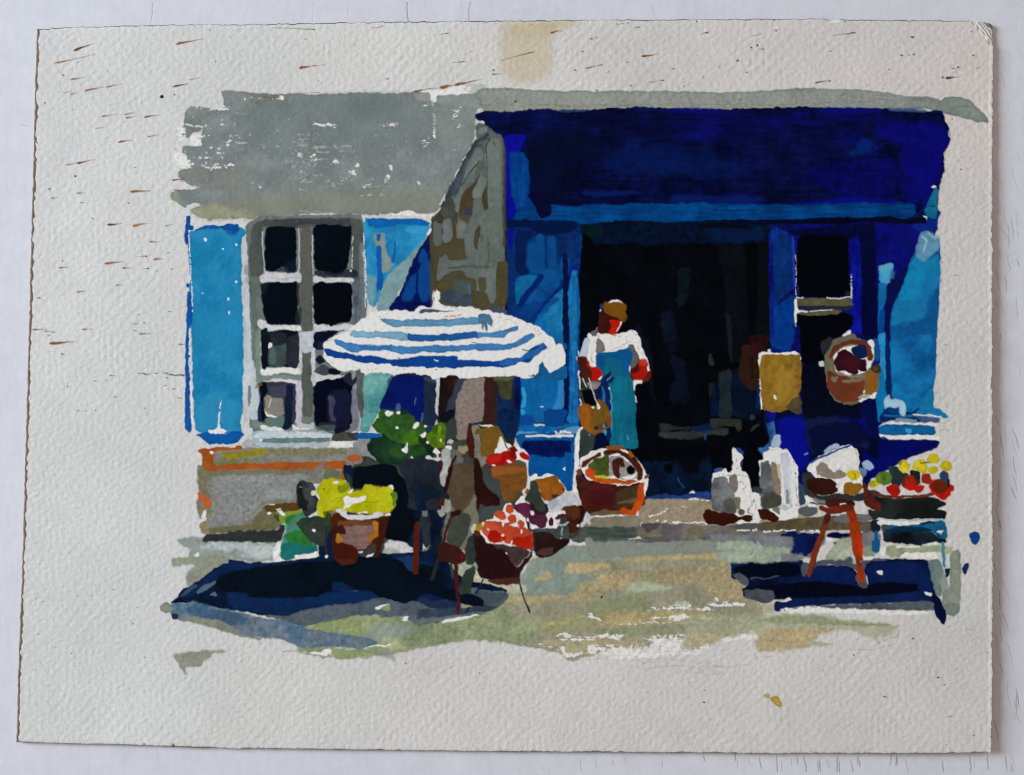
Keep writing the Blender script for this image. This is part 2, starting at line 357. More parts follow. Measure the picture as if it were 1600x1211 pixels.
f 5c5648 b1.5 n1.2 v.2 | 600,900 740,890 760,980 700,1000 640,980 560,990 520,960
f 6c7078 a.9 b2 n1.2 v.15 | 640,1000 740,980 830,1000 830,1100 800,1140 740,1130 640,1150
# shopfront/pilaster
@770 320 6.6667
f 063c84 n1 b2 v.2 V c0a2a70 | 155,240 930,250 905,600 880,850 905,1100 880,2000 900,2350 200,2300 160,1100
f 0d14a0 b3 n1 | 160,230 220,240 210,450 170,480
f 031a4c b2 n1.4 | 90,175 150,155 250,165 330,150 400,165 550,160 700,175 760,170 860,185 870,235 830,280 700,300 500,320 430,270 330,220 140,245
f 051650 a.8 b3 n1 | 240,260 420,270 430,330 340,380 330,600 380,720 300,750 240,680
f 05204f a.5 b6 n2 | 420,300 760,300 770,550 700,560 670,330 430,330
s 0a529c w15 b2 | 415,440 400,620 430,680
s 0a539c w14 b2 v.1 | 490,350 500,500 490,660 460,680
s 0a4f98 w14 b2 v.1 | 610,370 615,500 620,650 600,800 520,960
s 0a559e w16 b2 | 755,600 740,680 640,780 560,860
f 0b57a2 b3 n1.5 v.15 | 500,680 700,640 720,720 700,860 500,1100 330,1190 280,1120 420,900
f 0d6fae b2 n1.2 v.12 | 235,780 330,740 470,740 440,800 340,900 280,1020 245,1040
s 05287e w9 b2 n1 | 500,745 430,850 330,960 290,1040
f 083c90 a.8 b4 n2 | 300,1050 450,1000 560,1020 450,1200 280,1400 200,1180
f 0a1a9a a.8 b4 n2 | 820,640 890,620 880,780 770,770 
s 052a86 w7 b2 | 720,860 640,930 560,1020 480,1140
f 1b83ba b1.5 n1 v.1 g.05 | 730,870 725,1000 735,1400 735,1750 735,2000 740,2290 300,2280 260,1850 500,1500 400,1330 390,1330 520,1160 600,1000 660,930
f 0a5aa8 b3 n1 v.15 | 500,1180 600,1060 700,990 640,960 540,1060 430,1240
@770 500 6.6667
f 0a68b4 b2.5 n1.5 v.12 V | 400,80 500,-80 560,60 720,100 730,300 740,900 700,1000 700,1090 240,1080 290,600 480,590 500,480 650,240
f 1978b8 b2 n1 a.8 V v.15 | 690,-80 720,-300 700,50 720,240 660,200 560,130 560,-20
f 0e6bb4 b2 n1 v.1 V | 300,600 480,590 560,480 600,560 740,460 735,700 700,760 700,980 500,1040 420,1000 330,1000 290,980
s 2e9ad0 w6 b1.5 v.1 | 315,720 335,830 310,900
d 2e98cc b1.5 | 305,960,36,30
f 3a8fd0 a.7 b3 n1 | 680,640 740,560 730,900 700,960 600,980 680,800
f 0b4ea6 b3 n1.5 | 250,1000 400,990 440,1060 420,1150 260,1200 200,1180
f 041a66 b1.5 n1.2 v.2 | 220,590 260,565 290,620 290,960 270,1050 225,900
f 05144e b1.2 n1 | 735,-700 780,-680 790,-100 800,200 760,300 760,480 790,530 800,650 800,900 780,980 720,1110 690,1080 720,960 760,850 740,620 725,530 745,380 735,200 730,0
f 1e84c0 b1.5 n1.2 v.15 V c0a5cae | 790,-300 830,-520 880,-510 900,-100 880,200 880,400 890,900 900,1080 780,1080 800,950 805,600 800,500 810,250 795,0
f 0c5cb0 a.8 b2 n1 | 880,-400 905,-250 890,0 880,300 860,650 890,660 895,600 880,400
f 0d6cb6 b2 n1 | 770,1080 890,1080 890,1130 760,1140 720,1110
f 0b5fae n1.4 b1.5 v.2 H c0e74ba | 200,1110 420,1070 700,1110 880,1140 900,1170 880,1200 640,1200 400,1210 200,1230
f 5fa4cc a.85 b2 n2 v.1 | 200,1200 300,1160 400,1175 560,1180 620,1200 560,1230 250,1225
f 5fa0d0 a.9 b1.5 n1.5 | 720,1150 800,1120 900,1110 900,1150 820,1180
s c4d8e6 w3.4 n1 | 440,1092 560,1088 700,1098
f 3a4a70 b1.5 n1 | 440,1070 560,1065 650,1075 430,1085
s P w1.6 n.6 | 500,905 525,905
@700 640 6.6667
f 0560ae n1.2 b1.5 v.08 c0a52a0 | 700,280 760,260 1200,230 1330,270 1330,500 1310,640 1300,830 1240,860 1160,700 840,700 830,560 850,500 760,400 720,320
f 041a68 n1.4 b1.5 v.2 H | 780,320 1000,310 1290,310 1270,370 1280,440 1215,440 1205,490 1000,495 850,460 780,400
f 041048 a.7 b4 n1 | 1100,400 1250,380 1200,440 1110,450
s dfe6ea w3.6 n1 b1.2 | 820,280 950,270 1080,280 1290,270
s 0e62b0 w2 | 830,315 1280,305
s P w4 n2 k.1 | 1120,250 1200,235 1280,235
f P n1 | 1195,615 1225,590 1222,635
f 0a4a9a b2 n1 | 1000,0 1260,0 1200,160 1150,180 1000,170
@700 640 6.6667
f P n1.4 | 1330,250 1370,240 1375,300 1360,500 1390,600 1330,650 1345,760 1350,880 1300,840 1310,650
# shopfront/window
@1180 330 5
f 0a0e7c b2 n1 v.15 c07359a V | 110,110 310,190 300,600 310,1100 120,1100 110,600
f 073276 b3 n1 v.25 V a.85 | 180,180 290,190 280,600 150,740 140,300
f 0440a0 b2 n1 v.15 V | 140,740 280,640 300,700 290,1080 130,1070 150,900
f 050a52 b2 n1 a.8 | 150,740 300,600 300,650 170,730
f 020822 b3 n1.4 a.85 | 260,150 500,130 800,100 940,90 940,400 900,600 820,500 810,180 720,220 300,190
s 2546c0 w2.4 b1 | 295,200 300,400 310,600
s d0d4e4 w1 k.3 | 318,340 318,500 314,900
f 060c90 b2 n1 v.15 c081aa8 V | 750,220 800,200 830,300 840,600 830,900 820,960 750,960 755,600
f 03083a b2 n1 v.2 V | 815,180 940,150 940,400 960,1010 880,1010 830,950 830,500
f 0c0f8a b2.5 n1 v.2 c081068 | 945,80 1400,80 1420,160 1290,170 1250,290 1200,430 1160,560 1060,760 1030,960 960,960 945,500
f 0a2a92 b1.5 n1 | 1340,-20 1400,-15 1440,10 1425,60 1405,150 1340,165 1290,170 1220,110 1340,60
f 1478a4 b1.3 n1 v.1 c1c84ac | 1330,-35 1385,-50 1420,-40 1410,55 1395,60 1330,40 1310,-30 1350,-100 1390,-175 1420,-170 1420,-120 1412,-30
f 0a0c7c b2 n1 | 1290,-60 1330,-120 1380,-190 1390,-160 1350,-100 1320,-20 1300,10
f P n1 b1.1 | 1365,-188 1400,-200 1415,-190 1385,-180
f P n1 b1.1 | 1310,38 1330,40 1345,48 1320,50
f P n1 b1.1 | 1320,80 1335,45 1335,80
f 02082a n1 b1.5 v.2 | -200,70 0,72 300,68 500,55 640,50 860,60 1040,40 1160,65 1260,55 1335,65 1335,98 1220,95 1000,90 860,80 700,100 500,95 200,100 -200,100
f 0f62a8 b1.5 n1 v.12 | 1280,800 1180,640 1190,430 1260,300 1420,200 1440,300 1435,500 1430,700 1410,900 1400,1240 1380,1400 1300,1400 1050,1500 1040,1000 1050,770 1110,640
f 1a82be b6 n3 v.12 a.85 | 1180,560 1300,500 1420,400 1430,560 1330,700 1330,820 1200,870 1060,900 1060,770
f 1485be b2 n1 v.1 | 1140,550 1200,430 1260,330 1330,400 1430,330 1430,520 1330,480 1290,640 1200,700 1110,700
f 7ab4d2 a.65 b1.5 n1.3 v.1 e.3 | 1250,300 1290,170 1330,160 1420,180 1440,215 1430,290 1390,340 1310,400 1260,360
s a8cede a.6 w3 b1.5 | 1300,200 1340,240 1310,310
s a8cede a.6 w2.5 b1.5 | 1350,170 1400,220
f 48a0cc b1.5 n1 v.1 e.2 | 965,430 1075,405 1065,470 1045,560 1015,575 975,550
f 6cb4d4 a.7 b1.5 n1 | 960,430 1070,410 1060,460 975,465
f 2f7a9a a.8 b1 | 1060,465 1088,470 1075,530 1055,520
f 0f72b4 b1.5 n1 v.1 | 965,560 1020,575 1015,700 970,800 965,940 960,650
f 0a4aa6 b1.5 | 965,790 1010,760 1000,950 960,950
f 0a1258 b1.5 n.8 | 1030,570 1060,560 1100,500 1200,420 1150,560 1060,760 1045,900 1050,1200 1060,1400 1030,1420 1015,1150 1010,850 1025,700
f 2a92cc b2 n1.2 v.12 | 960,960 1010,950 1010,1150 1020,1300 1000,1380 950,1360 980,1200
f 1a5aa8 b1.5 n1 | 920,1000 955,1000 965,1150 940,1170 925,1130
@1180 510 5
f 0d66ae b1.5 n1 v.14 c1478b8 | 1050,100 1400,60 1400,300 1395,440 1320,510 1290,620 1200,680 1060,560 1055,300
f 1580ba b1.5 n1 v.1 | 1300,600 1330,510 1380,480 1390,560 1380,640 1440,650 1500,710 1480,718 1400,695 1240,690 1280,640
f 062a72 b1.5 n1 | 1035,100 1055,400 1060,540 1040,545 1020,500 1015,100
f 0f7cba b2 n1 v.1 | 950,400 990,330 1010,500 1030,560 1010,640 1000,740 960,740 940,560
f 07347c b2 n1.3 v.2 c0a509c | 1010,640 1150,640 1180,700 1300,700 1430,715 1420,750 1280,750 1200,745 1050,730 1000,750 965,745 980,680
f 46679a a.85 b2 n1 | 1250,700 1430,712 1420,752 1300,748
f 8aa6c6 b1.2 n1 e.25 | 1085,740 1100,722 1180,718 1250,735 1255,750 1100,750
f 1f78b6 b1.5 n1 v.1 | 1000,690 1100,700 1250,685 1240,705 1140,705 1010,700
f a4cbe0 b1.2 n1 v.06 e.15 | 1005,565 1040,535 1055,570 1110,580 1150,590 1170,640 1160,700 1130,680 1125,620 1080,635 1030,625 1010,645
f P n1.4 | 1010,770 1020,750 1100,748 1200,755 1300,755 1420,755 1400,775 1250,775 1100,770
s P w1.6 n1.2 | 1230,685 1350,690 1440,705
f 0f6cb0 b1.2 n1 v.1 e.25 | 960,775 1100,765 1390,778 1395,845 1300,845 1200,840 1060,850 960,835
f 3a9cd0 b1 | 1165,795 1210,800 1215,830 1180,825
f P n1.4 | 960,845 1060,855 1200,845 1400,850 1440,870 1420,890 1300,885 1040,890 960,870
f 0c4aa0 b1.2 n1 | 960,870 1010,865 1040,890 970,890
f 04103c b1.5 n1 v.25 c040c60 | 150,690 250,640 350,560 360,440 350,260 540,300 600,560 700,600 830,600 930,560 940,700 960,880 1040,890 1300,885 1420,895 1430,910 1400,950 1200,1020 1060,1100 900,1190 820,1200 400,1100 160,850
f 040c7c a.9 b3 n1.5 c060a60 | 960,885 1300,888 1420,897 1400,945 1180,1020 1060,1090 930,1180 840,1150 820,960 960,1060
f 0710a0 b3 n1.5 v.12 | 160,730 370,700 400,900 420,1050 330,1140 330,1100 270,980 190,930 180,800
f 03081c b3 n1.2 v.2 | 350,300 540,290 570,480 600,560 620,600 600,700 480,740 380,730 360,500
f 050818 a.9 b4 n1 | 600,590 700,620 810,620 830,720 720,710 560,690
f 040b48 a.9 b4 n1.2 | 830,600 930,560 940,720 960,900 860,760 
f 1a2250 a.7 b4 n2 | 380,730 600,700 800,760 900,960 700,900 450,1000 400,900
f 04083a a.8 b5 n2 | 400,780 800,740 900,900 700,920 450,1000
# shopfront/window_pane
@1180 330 5
f 01030a n1 b1.4 | 330,215 370,190 500,195 680,190 720,230 725,400 735,600 750,640 740,665 560,670 520,680 480,670 345,660 330,560 322,400
f 222c3c a.8 b1.2 | 700,640 745,620 750,665 700,668
f 262a30 a.8 b1 | 318,590 338,590 340,655 322,650
f 01030a n1 b1.4 | 330,810 430,805 560,815 700,790 760,820 750,900 680,960 600,1020 540,1180 400,1200 360,1180 350,900 320,870
s P w1.4 n1 | 320,668 350,675 370,672
s P w1.6 k.2 | 750,500 748,600 750,680
# shopfront/window_rail
f 6a6648 n1.2 b1.5 g.15 v.1 | 310,690 400,680 500,680 620,690 750,690 755,735 650,740 500,742 330,735
f 272e38 n1.2 b1.2 | 330,750 500,740 700,745 752,745 745,770 600,765 400,772
f 6a6648 n1.2 b1.5 g.15 | 330,795 400,790 500,785 620,770 670,775 640,800 540,810 420,812 330,800
f P n1.2 | 305,680 325,680 320,740 335,775 400,775 410,785 360,785 325,800 318,870 305,880
s P w1.4 n1 | 560,680 650,680 745,672
s P w1.2 n1 | 420,780 500,778 600,770
# window
@0 0 1
f 7b8783 n1 b1.5 v.1 | 392,340 570,336 574,420 566,690 398,690 388,600
# parasol_shade
@0 0 1
f 2c2a2e n1 b2 v.15 | 600,560 800,560 806,700 780,740 700,740 590,690
# stall_background
@0 0 1
f 4a5048 n1.6 b2.5 v.2 c3a3c38 | 545,700 600,690 700,700 760,700 800,740 830,800 905,790 905,840 830,850 790,900 740,900 700,880 690,870 640,870 560,860 540,800
f 7c8078 n2 b2.5 g.08 v.15 | 690,700 720,700 725,760 720,880 690,880 695,790
# window
@270 320 5
f c4c8cc n1 b1.5 v.05 g.06 | 530,230 600,200 650,500 660,800 620,1300 600,1500 560,1750 540,1600 550,1200 530,700 525,400
f bfcbd6 a.75 b2 n1.5 | 560,700 620,780 640,1000 600,1200 560,1100
f 8b949c a.6 b1.2 | 565,480 600,470 600,540 565,550
f 8b949c a.5 b1.2 | 575,560 600,560 595,620 570,600
f 7b8783 n1.2 b1.5 v.1 | 570,160 640,110 700,90 1000,85 1400,75 1480,75 1500,300 1510,600 1510,900 1480,1500 1460,1800 650,1750 600,700 590,400 580,230
f 5d6461 n1.2 b1.5 v.1 V | 620,170 690,120 1470,90 1490,300 1500,700 1500,850 1460,860 1400,600 1390,200 1200,150 1000,180 700,160 700,240 710,520 680,560 640,720 610,550 600,400
f 4a4f4e n1 b2 v.15 H | 700,150 720,110 1000,105 1390,95 1400,160 1250,150 1000,150 940,180 780,170
f 8b928f a.7 b1.5 k.15 | 700,90 1000,80 1380,85 1380,100 1000,105 700,110
s b8bcc0 w1 k.4 | 1000,50 1200,60 1450,75
f 6b6d66 n1 b1.2 v.06 V | 1000,180 1085,180 1080,400 1090,560 1090,900 1085,1000 1090,1500 1090,1650 1015,1650 1010,1200 1005,900 1005,540
f 6a7785 n1 b1.5 v.2 V | 1410,580 1460,600 1470,850 1440,930 1400,930
f 79858a n1 b1.5 v.1 V | 1460,300 1500,300 1510,850 1470,870
f 71807a n1 b1.5 v.1 V | 610,560 690,560 640,720 660,900 680,1200 670,1400 640,1500 660,1700 610,1750 600,1700 630,1400 640,1200 630,900 605,700
f 8fa39d a.7 b1.5 | 640,1000 690,960 690,1400 660,1400
f 616a63 n1 b1.5 v.1 V | 1015,1150 1040,1160 1090,1100 1095,1500 1090,1600 1020,1640 1005,1500
f c8cace n1.3 b1.4 v.06 g.1 | 680,560 720,530 800,525 870,540 1000,530 1000,610 900,600 850,610 750,595 690,610
s 707278 w1 a.6 n2 k.3 | 700,570 780,560 860,580 920,565 990,575
f ced0d2 n1.3 b1.4 v.06 g.1 | 1100,560 1180,570 1300,575 1410,570 1410,605 1300,605 1200,608 1100,600
f d2d4d6 n1.4 b1.4 v.05 g.1 | 665,905 720,905 740,930 800,940 1000,945 1010,985 900,980 850,970 760,985 670,960
f cdd2d8 n1.4 b1.4 v.05 g.1 | 1095,925 1250,950 1340,930 1400,940 1460,960 1290,980 1200,975 1100,1000
f c2c8d2 n1.3 b1.4 v.06 g.1 | 995,1000 1050,995 1100,990 1110,1130 1080,1150 1040,1160 1010,1150
f c8c8d2 n1.2 b1.2 g.06 | 1080,1140 1110,1130 1120,1400 1100,1420 1085,1350
f c0bfcc n1.2 b1.4 v.05 g.08 | 960,1350 1000,1370 1010,1500 1000,1700 1060,1720 1100,1700 1110,1760 960,1760
f c6c8cc b1.3 n1 | 985,1000 1005,1000 1010,1320 980,1330
s c9ccd2 w1.5 b1 n.8 | 702,210 700,300 715,450 720,520
s c9ccd2 w1.4 b1 n.8 | 985,190 990,300 985,520
s c9ccd2 w1.4 b1 n.8 | 1090,240 1090,400 1100,540 
s c9ccd2 w1.2 b1 n.8 k.1 | 1100,620 1095,800 1100,920
s c9ccd2 w1.4 b1 n.8 k.2 | 1405,250 1400,500
s a9adb4 w2 b1 n.8 | 1395,600 1405,850
s c9ccd2 w1.4 b1 n.8 k.2 | 690,1020 690,1350
s c9ccd2 w1.6 k.1 | 1490,370 1500,600 1510,800
@270 500 5
f 8b9c96 n1.2 b1.5 v.08 | 610,430 700,430 1000,430 1000,470 700,470 690,560 690,780 700,830 620,860 610,780 640,600
f dfe0e0 n1.4 b1.3 g.06 | 690,390 760,370 850,375 990,370 1000,420 850,410 700,435
f d4d6d8 n1.4 b1.3 g.06 | 700,480 800,465 900,470 970,470 960,500 900,495 760,490
f c3cfd8 n1.5 b2 v.06 g.06 a.9 | 555,330 620,310 650,400 640,520 600,660 560,640 540,480
f c3cfd8 n1.2 b2 v.06 g.06 a.9 | 600,560 670,530 690,640 680,760 620,780 590,700
f 8a958e b1.2 n1 | 590,520 605,520 605,640 590,680
f cbcdd2 n1.4 b1.5 v.05 g.1 | 1100,420 1300,430 1350,430 1320,465 1180,480 1110,490
f 9ea4aa n1.2 b1.4 v.1 g.1 V | 1390,400 1480,380 1490,600 1500,750 1460,860 1440,870 1400,700
f 8b8b9c n1 b1.5 v.15 V | 1395,540 1430,540 1450,700 1440,860 1370,850 1400,800
f 676f70 n1 b1.5 v.15 V | 1430,400 1480,370 1490,600 1500,760 1470,770 1440,600
s d0d3d8 w1.6 | 1470,770 1460,860
# window/pane
@270 320 5
f 020a16 n1.2 b1.4 v.15 | 735,180 800,170 950,175 965,250 960,400 965,530 900,520 860,480 790,520 725,510 715,400 720,250
f 101a30 a.9 b2 n1 | 870,470 960,430 965,530 890,525
f 383c48 a.8 b1.5 n1 | 800,520 860,480 890,490 900,525 830,515
# window/pane
f 020a16 n1.2 b1.4 v.15 | 1095,190 1130,155 1250,155 1350,170 1400,170 1385,300 1370,480 1300,555 1120,510 1100,400 1105,300
f 20283a a.9 b2 n1.2 | 1110,510 1300,540 1380,500 1450,530 1440,565 1200,565 1110,545
d P b1 | 1390,515,7,9
# window/pane
f 020a16 n1.2 b1.4 v.15 | 690,620 800,605 900,615 970,600 980,700 970,830 990,880 990,940 850,930 740,935 715,870 700,750
f 1b242e a.8 b1.5 n1 | 680,620 760,600 740,640 710,700 690,650
f 1f2932 a.8 b1.5 n1 | 970,820 1000,800 1000,940 960,930
f 3c424c a.8 b1.5 | 970,610 985,610 995,800 975,760
# window/pane
f 010610 n1.2 b1.4 v.15 | 1095,630 1150,600 1200,615 1380,605 1405,640 1395,850 1380,920 1260,930 1240,950 1220,930 1110,935 1098,850 1105,750
# window/pane
@270 500 5
f 0a1420 n1.2 b1.3 v.3 | 685,85 730,62 745,95 900,80 960,90 985,90 980,370 900,365 870,360 850,370 740,360 720,380 695,375 695,200
f 4b5f60 b1.5 n1.2 v.12 | 750,190 880,170 890,250 880,360 800,370 750,350
f 26313a b1.5 n1.2 v.2 | 760,100 880,100 890,180 780,200
f 2c303c b1.5 n1 v.2 | 895,140 985,110 980,370 885,360
f 6d8b88 a.5 b3 n1 | 760,220 800,210 800,340 760,340
d P b1 n2 | 755,198,16,16
f P b1 n1 | 740,185 775,180 775,205 750,215
# window/pane
f 0a1228 n1.2 b1.3 v.2 | 1105,100 1250,85 1290,90 1200,160 1180,220 1130,235 1100,215
f 1c2850 a.9 b1.5 | 1130,175 1180,170 1175,230 1135,230
f 141c34 n1.2 b1.2 | 1110,310 1160,275 1190,330 1150,345
f 4b555c n1.2 b1.2 v.15 | 1110,395 1170,345 1220,380 1250,420 1180,430 1105,405
f 0a1220 n1.2 b1.2 | 1215,400 1240,380 1310,395 1305,420 1240,425
# window/pane
f 3a3f4e n1.2 b1.3 v.15 | 670,500 720,485 960,490 960,560 950,830 860,840 690,800
f 04081a n1.2 b1.3 | 680,500 735,490 735,560 700,640 720,760 700,800 665,790 690,700 690,600
f 1a2c4a n1 b1.5 | 665,700 690,620 700,800 668,790
f 14203e n1.2 b1.5 v.2 | 880,510 940,500 930,640 925,830 880,865 850,830 880,790 880,600
f 9b978d b1.4 n1.2 v.08 g.08 | 725,590 790,600 840,590 860,640 865,740 780,770 720,740
f 6d8c84 b1.4 n1.2 v.08 | 720,770 780,765 870,750 870,800 850,835 720,835
f 4b4f62 b1.4 n1.2 | 740,530 880,510 880,600 790,605 760,570
s P w2.6 n1.2 | 730,720 740,750 800,755
s P w1 n1 | 765,620 755,680
d 7a5a20 | 680,505,16,14
# window/pane
f 03071a n1.3 b1.3 v.15 | 1110,500 1180,470 1320,460 1390,400 1400,500 1390,700 1400,800 1320,860 1200,860 1110,820 1100,600
f 161a3a n1.3 b1.5 v.2 | 1200,560 1380,540 1390,760 1380,860 1270,890 1260,840 1210,830
f 4a4c62 b1.3 n1.2 v.1 | 1220,600 1260,590 1270,640 1250,720 1275,790 1240,790 1225,700
f 262c36 b1.3 n1.2 | 1140,800 1260,800 1280,840 1200,850 1130,840
f 2a2c46 b1.5 n1 v.1 | 1320,450 1390,405 1400,480 1440,440 1430,500 1390,520
f 50605e a.9 b1.3 | 1130,835 1170,820 1270,825 1260,860 1190,860
# window_sill
f a9bac6 n1.4 b1.5 v.08 g.1 | 610,880 700,860 900,860 1200,880 1250,900 1240,940 1230,990 1000,990 650,1000 620,950
f dfe0e2 n1.4 b1.3 g.06 | 940,820 1000,850 1100,850 1130,870 1000,880 940,860
f dfe0e2 n1.4 b1.3 g.06 | 690,820 760,840 860,850 870,870 700,860
f 76918f b1.4 n1.4 v.12 | 690,935 800,925 1000,920 1230,920 1225,950 1000,955 700,960
f c5d3dc n1.3 b1.3 g.08 | 640,890 800,875 1000,880 1240,890 1230,915 900,915 640,920
f b8c4cc n1.4 b1.4 v.06 g.1 | 640,960 900,970 1240,955 1230,990 700,990 
f 7d9a98 a.7 b1.4 n1.2 | 950,860 1100,850 1140,870 1000,870
f 57554f n1.2 b1.5 v.15 | 1250,900 1360,880 1450,880 1450,940 1350,945 1240,940
f 3e4148 n1.2 b1.5 | 1360,880 1450,890 1450,930 1400,930
f e0e0e0 n1.3 b1.2 g.05 | 1230,950 1400,945 1410,995 1220,990
f 989ca0 n1.3 b1.5 v.1 g.1 | 1410,960 1500,920 1550,930 1620,1000 1600,1100 1540,1060 1480,1060 1420,1000
f b9babc n1.3 b1.5 g.1 | 540,960 600,930 640,960 630,1010 560,1000
d eceeef b1 | 690,935,12,12
# shutter
@270 320 5
f 1a80b4 n1.2 b1.4 v.05 c2a8ab8 e.15 g.03 | 125,210 250,185 400,190 560,180 570,220 530,250 535,400 530,600 540,800 550,1000 550,1300 540,1400 550,1600 520,1680 540,1780 440,1790 400,1780 180,1780 165,1600 150,1000 130,700 140,500 120,300
f 2388b8 a.7 b16 n3 | 150,800 530,850 540,1200 160,1150
f 2f90bc a.6 b10 n3 | 180,1550 520,1500 530,1700 200,1760
f 0c4c9a n1.2 b1.3 v.1 | 105,95 135,90 140,165 160,170 160,190 125,200 120,300 105,310 95,270
f 0f55a2 n1.2 b1.3 v.1 | 165,200 260,160 380,165 510,145 520,200 470,230 460,200 380,185 250,185
f 0d52a4 n1 b4 a.7 | 420,200 510,170 500,240 430,235
f 0f56a6 n1 b1.3 v.08 | 120,680 140,680 155,760 150,900 130,980 135,1200 130,1500 145,1700 150,1740 130,1785 95,1740 100,1500 100,1100 115,800
d 0f56a6 b1 | 118,625,14,20
f 0f58a8 n1.3 b1.3 v.1 | 180,1800 240,1780 400,1790 540,1770 555,1800 500,1850 420,1870 330,1855 280,1865 230,1820
s P w2 n.8 k.1 | 135,970 132,1200 145,1500 155,1750
s P w1.4 n.8 k.3 | 130,200 130,300 150,700 155,850
d P n1 b1 | 252,272,12,16 393,345,8,8 440,840,6,14 428,735,8,10 498,308,9,9 498,600,8,9 232,690,6,6 
s P w2 n.8 k.2 | 378,1530 370,1600 362,1660 358,1720
f P n1.4 | 270,1760 340,1750 365,1710 375,1750 420,1770 390,1785 290,1785
s 2c5a74 w1 k.45 n3 a.8 | 130,1310 260,1330 420,1320
@20 260 3.0267
s 48626e w1.6 k.4 n3 | 570,990 640,985 700,970 760,990 830,985
s 3a5a70 w3 k.42 n4 | 730,1005 770,985 820,990
# shutter
@550 320 6.6667
f 2083bc n1.2 b1.4 v.1 c2f93c4 g.04 e.1 | 130,140 180,150 400,155 650,145 780,190 830,215 760,340 700,430 640,500 540,600 420,700 340,820 290,920 230,1060 200,1000 150,900 140,600 135,350
f 0b63b0 n1.3 b2 v.1 | 150,150 250,140 400,160 600,150 720,150 790,190 820,210 740,215 500,200 300,240 170,210
f 6f9fae n1.4 b3 v.08 g.05 | 150,720 240,760 240,880 250,1000 220,1080 165,1000
f 7b9ea4 n1.3 b1.6 v.08 g.05 | 330,890 350,760 470,650 640,500 720,410 850,210 820,290 700,480 620,640 560,790 480,900 430,1000 380,1090 250,1100 280,950
f 8a9a94 n1.2 b1.5 | 225,300 340,300 350,500 430,620 380,690 310,700 310,480 300,430 250,430
f 0f62b0 b1.2 n.8 | 255,310 300,305 285,380 260,370
f 0d5cae b1.2 n1 | 255,440 280,425 300,440 300,650 320,760 320,880 300,900 260,890 270,700
f 0f62b0 b1.4 n1 | 440,370 455,400 455,540 425,610 410,560 445,500
s 3a90c0 w5 b1.5 n1 | 290,900 260,980 230,1050
s P w1.4 k.25 | 120,300 130,500 140,700 150,1000
f P n1.2 | 855,205 830,270 790,320 770,310 815,240 800,210 
f 74a0a4 b1.4 n1.2 v.08 g.06 c5a9a9e | 60,1640 100,1600
# shutter
@540 580 6.6667
f 4f9b9c b1.4 n1.4 v.1 c6fa9a8 g.12 e.15 | 195,60 260,25 400,20 500,15 450,110 430,180 380,300 350,400 290,520 230,640 150,630 170,500 200,350 185,200
f 3c5a64 b1.4 n1 | 430,110 480,60 490,100 450,160
f 0f62a8 b1.4 n1.2 v.1 | 100,670 180,640 300,650 380,650 370,700 260,700 130,700
# parasol_shade
@550 320 6.6667
f 051662 n1.2 b1.4 v.15 | 380,1090 450,1000 520,880 600,690 680,520 760,370 830,290 845,400 835,500 850,700 845,1000 850,1090 700,1105 420,1110
f 0a4a9c b3 n1.2 v.1 V | 520,960 600,780 680,680 720,470 770,470 800,620 840,640 840,850 790,1000 730,1010 680,900 600,1000 540,1000
f 051060 b2 n1.2 a.9 | 650,620 720,600 680,700 600,740 
s 051060 w3 b2 | 680,700 670,850 690,960
@540 580 6.6667
f 061c78 n1.2 b1.4 v.12 c041458 | 510,60 600,35 700,50 820,65 820,400 780,520 740,530 700,460 600,450 500,430 380,410 360,360 400,280 450,150
f 4a64a0 b1.2 n1 | 530,360 550,330 570,380 560,420 530,400
s 6a80b0 w1 | 728,280 720,350
s 4a62a0 w3 b1.5 | 800,440 790,520
# stone_pier
@550 130 5
f 54523c n1.2 b1.5 v.08 | 970,420 1180,410 1200,560 1190,900 1200,1100 1190,1500 1170,1640 1220,2200 1100,2230 620,2200 610,1060 690,1000 740,900 820,720 900,560
f 6e7776 n1.2 b2 v.12 | 1000,300 1070,350 1180,420 1180,600 1170,1200 1190,1400 1040,1500 1000,1560 950,1560 830,1420 730,1420 640,1180 650,1080 720,960 820,740 900,560 980,440 970,330
f 4c5a68 n1.4 b2 v.2 | 640,1080 700,980 760,820 820,720 890,600 1000,470 980,560 900,700 830,860 760,900 720,1000
f 51564e b1.8 n1 v.15 | 720,960 770,880 830,1000 820,1080 800,1300 720,1380 640,1200
f 7d8a84 b1.8 n1.2 v.08 g.05 | 1040,440 1170,430 1165,700 1160,1100 1180,1200 1060,1200 1050,900 1050,700 1040,560
f 7b8883 b1.8 n1.2 v.08 g.05 | 980,500 1030,560 960,700 860,880 850,1020 810,1000 800,900 860,780 900,650
f 584e34 b1.5 n1 v.1 | 860,860 960,780 1000,720 940,860 950,900 950,1050 900,1100 830,1040 
f 7d8a84 b1.8 n1.2 g.05 | 1000,700 1050,760 1040,850 990,900 935,890
f 504a34 b1.5 n1 | 1050,790 1060,1000 1040,1000 1010,920
f 3c4a60 b2 n1.2 | 870,990 940,985 940,1030 880,1030
f 747f7b b1.6 n1.2 g.05 | 950,910 1000,910 1050,1100 1080,1200 1100,1600 950,1600 900,1300 940,1100
s 40484c w2 b1.5 | 940,680 1000,610
s 3c4a58 w5 b2 | 900,560 980,460 1060,400
s 30343a w1.2 | 1110,460 1115,500
f 8b9694 b1.5 n1.5 | 1000,360 1060,350 1050,380 990,400
@550 320 6.6667
f 565038 b1.5 n1.2 v.08 | 860,440 1040,380 1040,200 1080,200 1100,350 1160,350 1180,500 1250,560 1000,580 990,510 910,560 900,640 900,900 860,880 850,440
f 6f7775 b1.6 n1.2 v.08 | 850,220 930,190 935,400 870,430 850,380
